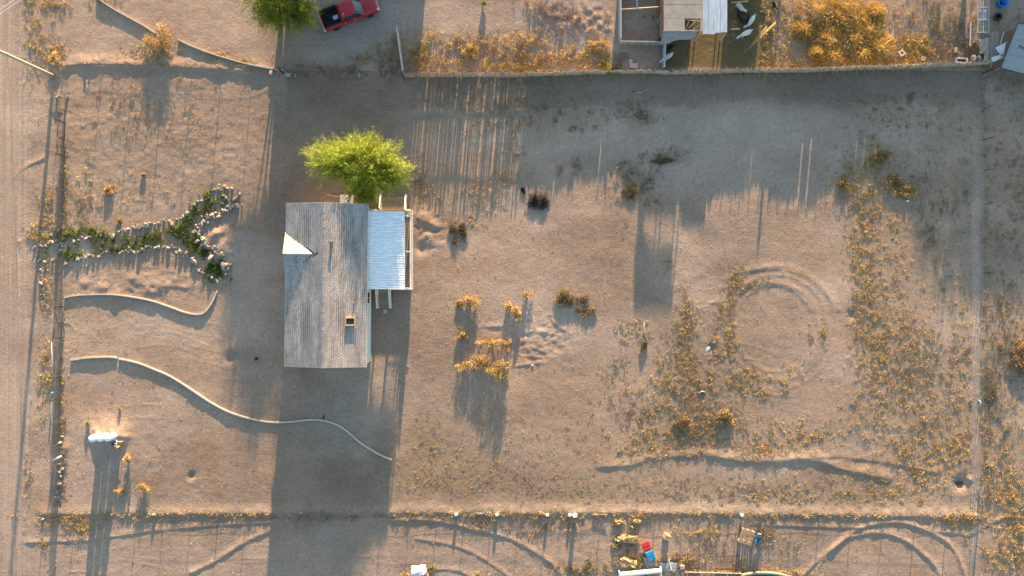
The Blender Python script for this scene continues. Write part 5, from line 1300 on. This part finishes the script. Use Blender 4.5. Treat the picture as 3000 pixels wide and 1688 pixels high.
def rack():
    t = thing('steel_rack', 'long grey steel rack of three barred sections lying in the clutter', 'rack', (0, 0, 0)); a = PG(2849, 104); W_ = 1.15; L_ = 3.9
    GM = pm('grey_steel', (.34, .36, .36), .5, .2, metal=.3)
    for s in (0, 1): MB().box((a.x+s*W_, a.y+L_/2, .75), (.07, L_, .07)).build('side_rail', GM, t)
    for i in range(4): MB().box((a.x+W_/2, a.y+i*1.27+.03, .76), (W_-.08, .08, .06)).build('cross_rail', GM, t)
    for i in range(3):
        MB().box((a.x+W_/2, a.y+i*1.27+.66, .75), (.05, 1.18, .05)).build('centre_rail', GM, t)
        for j in range(6): MB().box((a.x+.1+j*W_/6.2, a.y+i*1.27+.66, .72), (.03, 1.15, .03)).build('bar', GM, t)
        MB().box((a.x+W_/2, a.y+i*1.27+.66, .70), (W_-.1, .05, .03)).build('bar', GM, t)
    MB().box((a.x+W_/2, a.y+1.9, .66), (W_-.3, 1.0, .03)).build('shelf_panel', pm('pale_panel', (.42, .40, .42), .6), t)
    for x in (0, W_):
        for y in (.1, L_-.1): MB().box((a.x+x, a.y+y, .36), (.06, .06, .72)).build('leg', GM, t)
rack()
def plank(px0, py0, px1, py1, w, mat, label, z=.15, name='plank'):
    a = PG(px0, py0, z); b = PG(px1, py1, z); return tag(MB().bar(a, b, w, .05).build(name, mat), label, 'plank')
plank(2838, 70, 2836, 138, .12, pm('pale_panel', ()), 'thin pale pole lying beside the steel rack', .3)
plank(2871, 118, 2872, 160, .55, pm('faded_board', (.40, .34, .26), .8, .15), 'wide faded board below the steel rack', .25)
plank(2887, 113, 2884, 182, .5, pm('faded_board', ()), 'long faded board beside the slatted bench', .3)
t = thing('slatted_bench', 'grey slatted bench frame beside the long faded board', 'bench', (0, 0, 0))
for i in range(6):
    x0 = 2892+i*4.2; a = PG(x0+1, 98, .5); b = PG(x0-1, 184, .5); MB().bar(a, b, .07, .04).build('slat', GREYW, t)
for y in (104, 140, 178): a = PG(2890, y, .44); b = PG(2915, y, .44); MB().bar(a, b, .06, .05).build('bearer', GREYW, t)
for x, y in ((2891, 104), (2914, 104), (2890, 178), (2913, 178)): p = PG(x, y); MB().box((p.x, p.y, .22), (.06, .06, .42)).build('leg', GREYW, t)
t = thing('leaning_sheets', 'white angled sheets leaning between bench and grey roof', 'panel', (0, 0, 0))
for pts in ([(2916, 140), (2948, 124), (2938, 172), (2930, 158)], [(2905, 168), (2938, 158), (2936, 170), (2906, 183)]):
    v = [P(x, y, .9) for x, y in pts]; v2 = [q-Vector((0, 0, .03)) for q in v]
    MB().add(v+v2, [(0, 1, 2, 3), (7, 6, 5, 4)]+[(i, (i+1) % 4, 4+(i+1) % 4, 4+i) for i in range(4)]).build('sheet', pm('white_sheet', (.6, .62, .64), .6), t)
for x, y in ((2925, 172), (2935, 130), (2915, 150)): p = PG(x, y); MB().box((p.x, p.y, .44), (.06, .06, .88)).build('prop', GREYW, t)
pipe('metal_pole', (2917, 105), (2912, 182), .04, pm('pale_panel', ()), 'upright-leaning pale pole beside the white sheets', 'pole', 1.2, .2)
def bucket(px, py, label, mat, r=.25, h=.35, rz=0):
    t = thing('bucket', label, 'bucket', PG(px, py), rz); MB().lathe([(r*.8, 0), (r, h), (r*1.06, h), (r*.92, h-.02), (r*.74, .04), (.001, .04)], 16).build('pail', mat, t, True)
    MB().tube([(r, 0, h), (.0, r*.6, h+.03), (-r, 0, h)], .012, 5).build('handle', GALV, t)
bucket(2846, 172, 'white bucket tipped near the sheet fence corner', WHITE)
bucket(2861, 174, 'white crate-like bucket next to the tipped bucket', pm('pale_panel', ()))
def cooler():
    t = thing('metal_tray', 'grey metal tray resting behind the sheet fence', 'tray', PG(2810, 181), -.08)
    m = pm('pale_panel', ()); 
    for y in (-.22, .22): MB().box((0, y, .35), (1.2, .12, .2)).build('long_side', m, t)
    for x in (-.54, .54): MB().box((x, 0, .35), (.12, .32, .2)).build('short_side', m, t)
    MB().box((0, 0, .2), (1.0, .34, .08)).build('base', DARKM, t)
cooler()
shrub(2874, 150, 14, 14, .4, BROWN, 'rust-brown bush between the faded boards'); shrub(2848, 138, 12, 16, .4, BROWN, 'rust-brown bush beside the wide faded board')
def ne_building():
    t = thing('low_shelter', 'low open-sided shelter with flat blue-grey roof at the north-east corner', 'shelter', (0, 0, 0)); Z = 1.35
    pts = [P(2931, 200, Z), P(2982, 66, Z), P(3120, 95, Z), P(3080, 240, Z)]
    bot = [q-Vector((0, 0, .1)) for q in pts]
    MB().add(pts+bot, [(0, 1, 2, 3), (7, 6, 5, 4)]+[(i, (i+1) % 4, 4+(i+1) % 4, 4+i) for i in range(4)]).build('roof', pm('grey_roofing', (.27, .28, .27), .85, .15, 3), t)
    for i in range(4): MB().bar(pts[i]+Vector((0, 0, .02)), pts[(i+1) % 4]+Vector((0, 0, .02)), .09, .05).build('edge_trim', DARKM, t)
    c = sum(pts, Vector())/4
    for q in pts: r = c+(q-c)*.9; MB().box((r.x, r.y, .6), (.1, .1, 1.3)).build('post', GREYW, t)
    for u in (.33, .66): MB().bar(pts[0].lerp(pts[1], u)+Vector((0, 0, .012)), pts[3].lerp(pts[2], u)+Vector((0, 0, .012)), .03, .02).build('seam', pm('grey_roofing', ()), t)
    a = P(2985, 134, Z+.05); b = P(3000, 142, Z+.05); MB().tube([a, b], .05, 6).build('roof_pipe', DARKM, t)
ne_building()

# neighbours just beyond the picture's north edge, which throw the long shadows
def neighbour_house(x0, x1, py, depth, ev, rg, label):
    a = P(x0, py); b = P(x1, py); t = thing('neighbour_house', label, 'house', (a.x, a.y, 0)); w = b.x-a.x
    MB().box((w/2, depth/2, ev/2-.02), (w-.5, depth-.4, ev)).build('wall', VINYL, t)
    MB().add([(0, 0, ev), (w, 0, ev), (w, depth/2, rg), (0, depth/2, rg), (0, depth, ev), (w, depth, ev), (0, 0, ev-.1), (w, 0, ev-.1), (0, depth, ev-.1), (w, depth, ev-.1)], [(0, 1, 2, 3), (3, 2, 5, 4), (0, 6, 7, 1), (4, 5, 9, 8), (0, 3, 4, 8, 6), (1, 7, 9, 5, 2), (6, 8, 9, 7)]).build('roof', pm('roof_deck', ()), t)
    for i in range(3):
        o = MB().box((w*(.2+.3*i), .18, 1.7), (1.2, .06, 1.1)).build('window', WHITE, t); MB().box((w*(.2+.3*i), .14, 1.7), (1.0, .03, .9)).build('pane', GLASSD, o)
neighbour_house(868, 1268, -170, 7.5, 2.9, 3.9, 'neighbour house north of the shaded drive')
neighbour_house(2905, 3300, -150, 7.5, 3.0, 4.2, 'neighbour house north of the steel rack')
p = P(2290, -75); tag(MB().lathe([(.15, -.1), (.14, 3.0), (.001, 3.05)], 10, (p.x, p.y, 0)).build('wooden_post', GREYW), 'tall wooden post north of the goat yard', 'post')

# ------------------------------------------------------------------ south lot clutter
STR = pm('straw', (.36, .265, .145), .95, .3, 14, bump=.03, bscale=30)
def bale(px, py, s, rz, label, loose=False):
    t = thing('hay_bale', label, 'hay bale', PG(px, py), rz, None); w, d, h = s
    bm = bmesh.new(); bmesh.ops.create_cube(bm, size=1); bmesh.ops.subdivide_edges(bm, edges=bm.edges, cuts=5, use_grid_fill=True)
    for v in bm.verts:
        c = v.co; r = Vector((c.x, c.y, c.z)); 
        if loose: r = r.normalized()*.5*(.7+.3*max(abs(c.x), abs(c.y), abs(c.z))*2)*(1+.22*math.sin(7*c.x+px)+.18*math.sin(9*c.y+py))
        v.co = Vector((r.x*w, r.y*d, (r.z+.45)*h))+Vector((random.gauss(0, .025+.05*loose), random.gauss(0, .025+.05*loose), random.gauss(0, .02+.04*loose)))
    me = bpy.data.meshes.new('bale'); bm.to_mesh(me); bm.free(); me.materials.append(STR); link(bpy.data.objects.new('bale_body', me), t)
    n = 800; C = RNG.uniform(-.5, .5, (n, 3))*np.array([w*1.15, d*1.15, .22])+np.array([0, 0, h*.88]); k = RNG.random(n) < .45; C[k, 2] = RNG.uniform(.02, h*.5, k.sum()); C[k, :2] *= 1.5
    if loose: C[~k, 2] -= h*.9*np.minimum(1, (C[~k, 0]/w)**2*2+(C[~k, 1]/d)**2*2)
    leaves('loose_straw', C, RNG.normal(size=(n, 3))*np.array([1, 1, .3]), RNG.uniform(.12, .3, n), RNG.uniform(.01, .03, n), pal(n, STRAW+GOLD+BROWN, .3), DRY, t)['kind'] = 'stuff'
    if not loose:
        for s_ in (-.25, .25): MB().bar((s_*w, -d*.5, h*.97), (s_*w, d*.5, h*.97), .015, .012).build('twine', WOOD, t)
bale(1854, 1577, (.95, .6, .45), .05, 'square straw bale with sunlit top in the straw pile')
bale(1822, 1578, (1.1, .8, .4), .3, 'broken loose straw heap west of the square bale', True)
bale(1812, 1530, (.8, .6, .28), .5, 'small straw heap at the north-west of the straw pile', True)
bale(1864, 1527, (.55, .35, .35), .2, 'small straw chunk at the north-east of the straw pile', True)
bale(1856, 1543, (.6, .3, .2), .3, 'flat straw scrap below the small straw chunk', True)
bale(1838, 1645, (1.7, .9, .6), -.25, 'large rounded straw heap above the white trough', True)
bale(1850, 1615, (.6, 1.0, .25), .1, 'dull trampled straw bale between the bale and the large heap')
bale(1805, 1600, (.6, .4, .2), .1, 'low straw scatter on the west side of the straw pile', True)
def slide():
    t = thing('plastic_bed', 'red and blue folding plastic mat lying across a pallet', 'mat', PG(1899, 1612, .12), math.radians(114))
    for i, (x, m) in enumerate(((.5, pm('red_plastic', (.45, .04, .04), .5)), (-.5, pm('blue_mat', (.02, .24, .42), .5)))):
        o = MB().box((x, 0, .1+.06*i), (1.0, .85, .2)).build('cushion', m, t, bevel=.07)
        for k in (-.25, .1): MB().box((x+k, 0, .205+.06*i), (.04, .6, .02)).build('seam', m, o)
slide()
def pallet(px, py, rz, label, w=1.1, d=1.2, n=7, z=0., mat=None):
    t = thing('pallet', label, 'pallet', PG(px, py, z), rz); mat = mat or WOODL
    for x in (-w/2+.06, 0, w/2-.06): MB().box((x, 0, .07), (.09, d, .1)).build('stringer', mat, t)
    for i in range(n): MB().box((0, -d/2+(i+.5)*d/n, .132), (w, d/n*.66, .022)).build('deck_board', mat, t)
    for i in range(3): MB().box((0, -d/2+.08+i*(d-.16)/2, .011), (w, .1, .02)).build('bottom_board', mat, t)
pallet(1905, 1645, .32, 'grey worn pallet under the red and blue mat', 1.15, 1.3, 7, 0, GREYW)
pallet(2183, 1568, -.3, 'large pale pallet standing beside the blue quad bike', 1.35, 1.5, 8, .45)
t = thing('pallet_stand', 'low stack of blocks carrying the large pale pallet', 'stand', PG(2183, 1568), -.3)
for x in (-.55, 0, .55):
    for y in (-.6, .6): MB().box((x, y, .22), (.14, .2, .46)).build('leg', GREYW, t)
def quad():
    t = thing('quad_bike', 'small blue quad bike parked against the large pale pallet', 'quad bike', PG(2215, 1572), 1.35)
    B = pm('blue_fairing', (.02, .19, .42), .35)
    loft = MB()
    loft.box((0, 0, .55), (.7, .28, .22)); loft.box((.35, 0, .62), (.35, .5, .1)); loft.box((-.35, 0, .62), (.4, .55, .1)); loft.build('fairing', B, t, bevel=.05)
    MB().box((-.1, 0, .72), (.5, .24, .12)).build('seat', BLACK, t, bevel=.04)
    MB().tube([(.28, -.35, .9), (.34, -.1, .86), (.34, .1, .86), (.28, .35, .9)], .02, 6).build('handlebar', DARKM, t, True)
    MB().box((0, 0, .32), (.8, .22, .2)).build('engine', DARKM, t)
    for x in (-.42, .42):
        for s in (-1, 1):
            w = MB().torus((0, 0, 0), .14, .085, 16, 8, 1.3).build('wheel', BLACK, t, True); w.location = (x, s*.36, .23); w.rotation_euler = (math.pi/2, 0, 0)
            MB().lathe([(.08, -.05), (.08, .05), (.001, .05)], 10).build('rim', GALV, w)
    MB().box((.5, 0, .68), (.12, .3, .1)).build('headlight_panel', pm('pale_panel', ()), t, bevel=.02)
quad()
def crate(px, py, rz, label):
    t = thing('wooden_crate', label, 'crate', PG(px, py), rz); w, d, h = .55, .5, .9
    for s in (-1, 1):
        for k in range(4):
            MB().box((s*w/2, 0, .12+k*.22), (.025, d, .16)).build('side_slat', WOODL, t); MB().box((0, s*d/2, .12+k*.22), (w-.03, .025, .16)).build('end_slat', WOODL, t)
    for k in (-1, 1): MB().box((0, k*.16, h), (w, .14, .025)).build('top_slat', WOODL, t)
    MB().box((0, 0, .03), (w-.03, d-.03, .03)).build('floor', WOOD, t)
crate(1951, 1568, -.4, 'upright pale wooden crate casting a long shadow')
def slat_frame(px0, py0, px1, py1, label, n):
    t = thing('bed_base', label, 'bed base', (0, 0, 0)); a = PG(px0, py0, .35); b = PG(px1, py1, .35)
    for y in (a.y, b.y): MB().box(((a.x+b.x)/2, y, .33), (b.x-a.x, .06, .06)).build('rail', RUST, t)
    for i in range(n):
        x = a.x+(b.x-a.x)*(i+.5)/n; MB().box((x, (a.y+b.y)/2, .37), (.025, abs(b.y-a.y), .03)).build('slat', RUST, t)
    for x in (a.x+.05, b.x-.05):
        for y in (a.y, b.y): MB().box((x, y, .15), (.06, .06, .34)).build('leg', RUST, t)
slat_frame(1980, 1622, 2050, 1662, 'rusty slatted metal frame overgrown with straw weeds', 20)
slat_frame(2098, 1625, 2162, 1664, 'dark rusty slatted frame over dark soil', 18)
t = thing('timber_platform', 'grey timber platform of wide boards beside the white trough', 'platform', (0, 0, 0))
for i in range(5): a = PG(1934, 1649+i*4.6, .3); b = PG(2000, 1648+i*4.6, .3); MB().bar(a, b, .14, .04).build('board', pm('silver_wood', (.33, .32, .32), .8, .2, rand=.12), t)
for x in (1938, 1968, 1996): p = PG(x, 1658); MB().box((p.x, p.y, .13), (.1, .7, .26)).build('bearer', GREYW, t)
block(1995, 1656, 0, 'pale wooden block resting on the timber platform', (.5, .35, .3), pm('pale_wood', ()), False, .33)
tag(MB().bar(PG(1958, 1636, .1), PG(1962, 1660, .9), .1, .06).build('leaning_post', pm('teal_post', (.10, .17, .16), .7)), 'dark teal post leaning over the timber platform', 'post')
t = thing('stock_trough', 'long white trough with rounded ends and a black hoop', 'trough', (0, 0, 0))
a = P(1816, 1684, .9); b = P(1938, 1672, .9)
for s, d in ((0, 0), (1, 1)):
    pass
MB().bar(a, b, .34, .5).build('trough_body', pm('aged_enamel', (.50, .51, .45), .6, .2), t, bevel=.06)
MB().bar(a+Vector((0, 0, .255)), b+Vector((0, 0, .255)), .16, .03).build('rim_strip', pm('cream_strip', (.55, .52, .38), .6), t)
for q in (a, b): MB().box((q.x, q.y-.4, .55), (.1, 1.2, .5)).build('end_leg', pm('white_enamel', ()), t)
MB().torus(((a.x+b.x)/2-.1, a.y-.9, .95), 1.05, .06, 30, 8).build('black_hoop', BLACK, t, True)
for k in (-.5, .5): c = (a+b)/2+Vector((k, 0, 0)); MB().box((c.x, c.y, .33), (.1, .3, .66)).build('leg', DARKM, t)
# round-pen rails on the south edge
t = thing('low_corral', 'low wood-framed corral strip with timber cross rails at the south edge', 'corral', (0, 0, 0))
a = PG(2005, 1672); b = PG(2170, 1676); MB().bar((a.x, a.y, .4), (b.x, b.y, .4), .08, .1).build('front_rail', WOODL, t)
for x in (2008, 2050, 2085, 2125, 2165): p = PG(x, 1674); MB().bar((p.x, p.y, .43), (p.x+.5, p.y-1.6, .43), .07, .08).build('cross_rail', WOODL, t); MB().box((p.x, p.y, .18), (.08, .08, .4)).build('leg', WOOD, t)
MB().box(((a.x+b.x)/2, a.y-.75, .1), (b.x-a.x-.2, 1.3, .05)).build('floor_panel', pm('taupe', (.20, .16, .13), .9), t)
t = thing('curved_trough', 'grey curved metal trough rim at the south edge', 'trough', (0, 0, 0))
q = G([(2165, 1684), (2210, 1676), (2270, 1678), (2330, 1694)], 6); MB().tube([(x, y, .3) for x, y in q], .2, 8).build('rim', pm('dull_steel', (.14, .15, .13), .7, .25), t, True)
MB().tube([(x, y-.35, .15) for x, y in q], .1, 6).build('lip', pm('taupe', ()), t, True)
# tarp-covered cart
def cart():
    t = thing('tarp_covered_cart', 'red garden cart loaded with crumpled white tarp', 'cart', PG(1230, 1676), .1)
    MB().box((.05, -.35, .45), (1.3, .9, .4)).build('cart_body', pm('red_cart', (.35, .035, .03), .5), t, bevel=.05)
    bm = bmesh.new(); bmesh.ops.create_grid(bm, x_segments=22, y_segments=16, size=1)
    for v in bm.verts:
        x, y = v.co.x, v.co.y; r = math.hypot(x, y); h = .95*max(0, 1-r**3)+.12*math.sin(5*x+2*y)+.09*math.sin(7*y-3*x)+.06*math.sin(11*x); h -= .35*math.exp(-((x-.35)/.1)**2)
        v.co = Vector((x*.85*(1-.15*abs(y)), y*.62, max(.35+h*.5, .1)+random.gauss(0, .012)))
    me = bpy.data.meshes.new('tarp'); bm.to_mesh(me); bm.free(); me.materials.append(pm('white_tarp', (.62, .63, .66), .5, .06)); [setattr(f, 'use_smooth', True) for f in me.polygons]
    o = link(bpy.data.objects.new('tarp', me), t); o.location = (0, .25, .12); md = o.modifiers.new('s', 'SOLIDIFY'); md.thickness = .01
    for x in (-.5, .6): w = MB().torus((0, 0, 0), .2, .07, 16, 7, 1.2).build('wheel', BLACK, t, True); w.location = (x, -.8, .27); w.rotation_euler = (math.pi/2, 0, 0)
    MB().tube([(.7, -.2, .5), (.95, -.1, .8), (1.0, -.5, .85)], .035, 6).build('handle', pm('orange_pipe', (.5, .18, .06), .5), t, True)
    MB().box((.85, -.35, .35), (.12, .5, .5)).build('side_panel', pm('pink_panel', (.55, .22, .18), .6), t)
    n = 220; leaves('hay_load', RNG.uniform(-1, 1, (n, 3))*np.array([.6, .25, .05])+np.array([0, -.3, .7]), RNG.normal(size=(n, 3)), RNG.uniform(.15, .3, n), RNG.uniform(.02, .05, n), pal(n, STRAW+OLIVE, .3), DRY, t)
cart()
shrub(1262, 1663, 14, 14, .6, OLIVE+GREEN, 'dull green plant beside the tarp-covered cart')

# white jugs / bottles along the south fence
JUG = pm('white_jug', (.70, .71, .72), .5, .08)
for px, py, w, lab in ((1603, 1507, .3, 'white plastic box at the south fence west of the pair'), (1669, 1508, .3, 'white plastic jug left of its twin at the south fence'), (1683, 1507, .42, 'wide white plastic box right of its twin casting a long shadow'), (2172, 1508, .32, 'white jug at the south fence near the large pallet'), (1337, 1506, .28, 'white bag scrap at the south fence among straw weeds'), (1456, 1506, .3, 'white lump at the south fence east of pale rubble')):
    t = thing('plastic_jug', lab, 'jug', PG(px, py), random.uniform(-.3, .3)); h = .35 if w < .4 else .75
    MB().box((0, 0, h/2), (w, .24, h)).build('shell', JUG, t, bevel=.05); MB().lathe([(.04, 0), (.04, .05), (.001, .05)], 8, (w*.25, 0, h)).build('cap', DARKM, t)
plank(1735, 1506, 1779, 1506, .08, WOODL, 'pale timber length lying on the south sand drift', .12)
t = thing('rag_heap', 'pale rubble and rag heap along the south fence', 'rubble', (0, 0, 0))
for k in range(16): p = PG(1385+k*3.4, 1506+random.gauss(0, 2)); stone(t, p.x, p.y, random.uniform(.15, .35), 'chunk')
t = thing('stone_row', 'thin row of pale chunks along the north part of the east fence', 'stones', (0, 0, 0))
for k in range(18): p = PG(2882+random.gauss(0, 2.5), 255+k*4.7); stone(t, p.x, p.y, random.uniform(.12, .3), 'chunk')
t = thing('stone_row', 'thin row of pale chunks along the south part of the east fence', 'stones', (0, 0, 0))
for k in range(14): p = PG(2868+random.gauss(0, 2), 1430+k*6); stone(t, p.x, p.y, random.uniform(.12, .26), 'chunk')
# odds and ends
def stick(pts, r, mat, label, name='stick', cat='stick'):
    tag(MB().tube([PG(x, y, .04) for x, y in pts], r, 5).build(name, mat, smooth=True), label, cat)
stick([(1887, 945), (1886, 975), (1896, 1000), (1895, 1012)], .05, pm('grey_stick', (.2, .19, .2), .9), 'long crooked grey stick on bare sand')
stick([(1864, 273), (1880, 270), (1896, 262)], .03, pm('pale_panel', ()), 'pale bent stick on the dark raked soil')
stick([(2047, 1152), (2056, 1146), (2064, 1148)], .06, CONC, 'curled pale stick in the dense brown weeds')
stick([(2868, 1172), (2873, 1180), (2870, 1190)], .05, WHITE, 'curled white rag strip on the east track', 'rag', 'rag')
for px, py, s, m, rz, lab in ((2074, 1022, (.5, .3, .06), WHITE, .9, 'white and dark sheet scrap at the round track edge'), (2659, 589, (.3, .15, .08), WHITE, .2, 'white rag beside a golden bush in the field'), (948, 1222, (.12, .4, .1), BLACK, -.3, 'small black object at the long edging wall in shade'), (752, 1051, (.35, .3, .12), BLACK, .3, 'black box standing in for a dark burrow beside the house in the tree shadow'), (2667, 283, (.35, .9, .25), pm('dark_clod', ()), -.7, 'dark flat plank piece on the shaded raked soil'), (1345, 990, (.06, .3, .03), WOODL, 1.1, 'tiny pale stick by the lone golden bush'), (1560, 1071, (.2, .1, .08), WHITE, .4, 'small white scrap beside the ripped furrow'), (2812, 1416, (.7, .3, .12), pm('dark_tarp', (.02, .03, .04), .6), .1, 'dark bag lying in the pit near the south-east corner')):  # the black box beside the house stands in for a burrow's dark mouth
    p = PG(px, py, s[2]/2-.01); o = MB().box((0, 0, 0), s).build('scrap', m, bevel=min(s)*.25); o.location = p; o.rotation_euler = (random.gauss(0, .1), random.gauss(0, .1), rz); tag(o, lab, 'scrap')
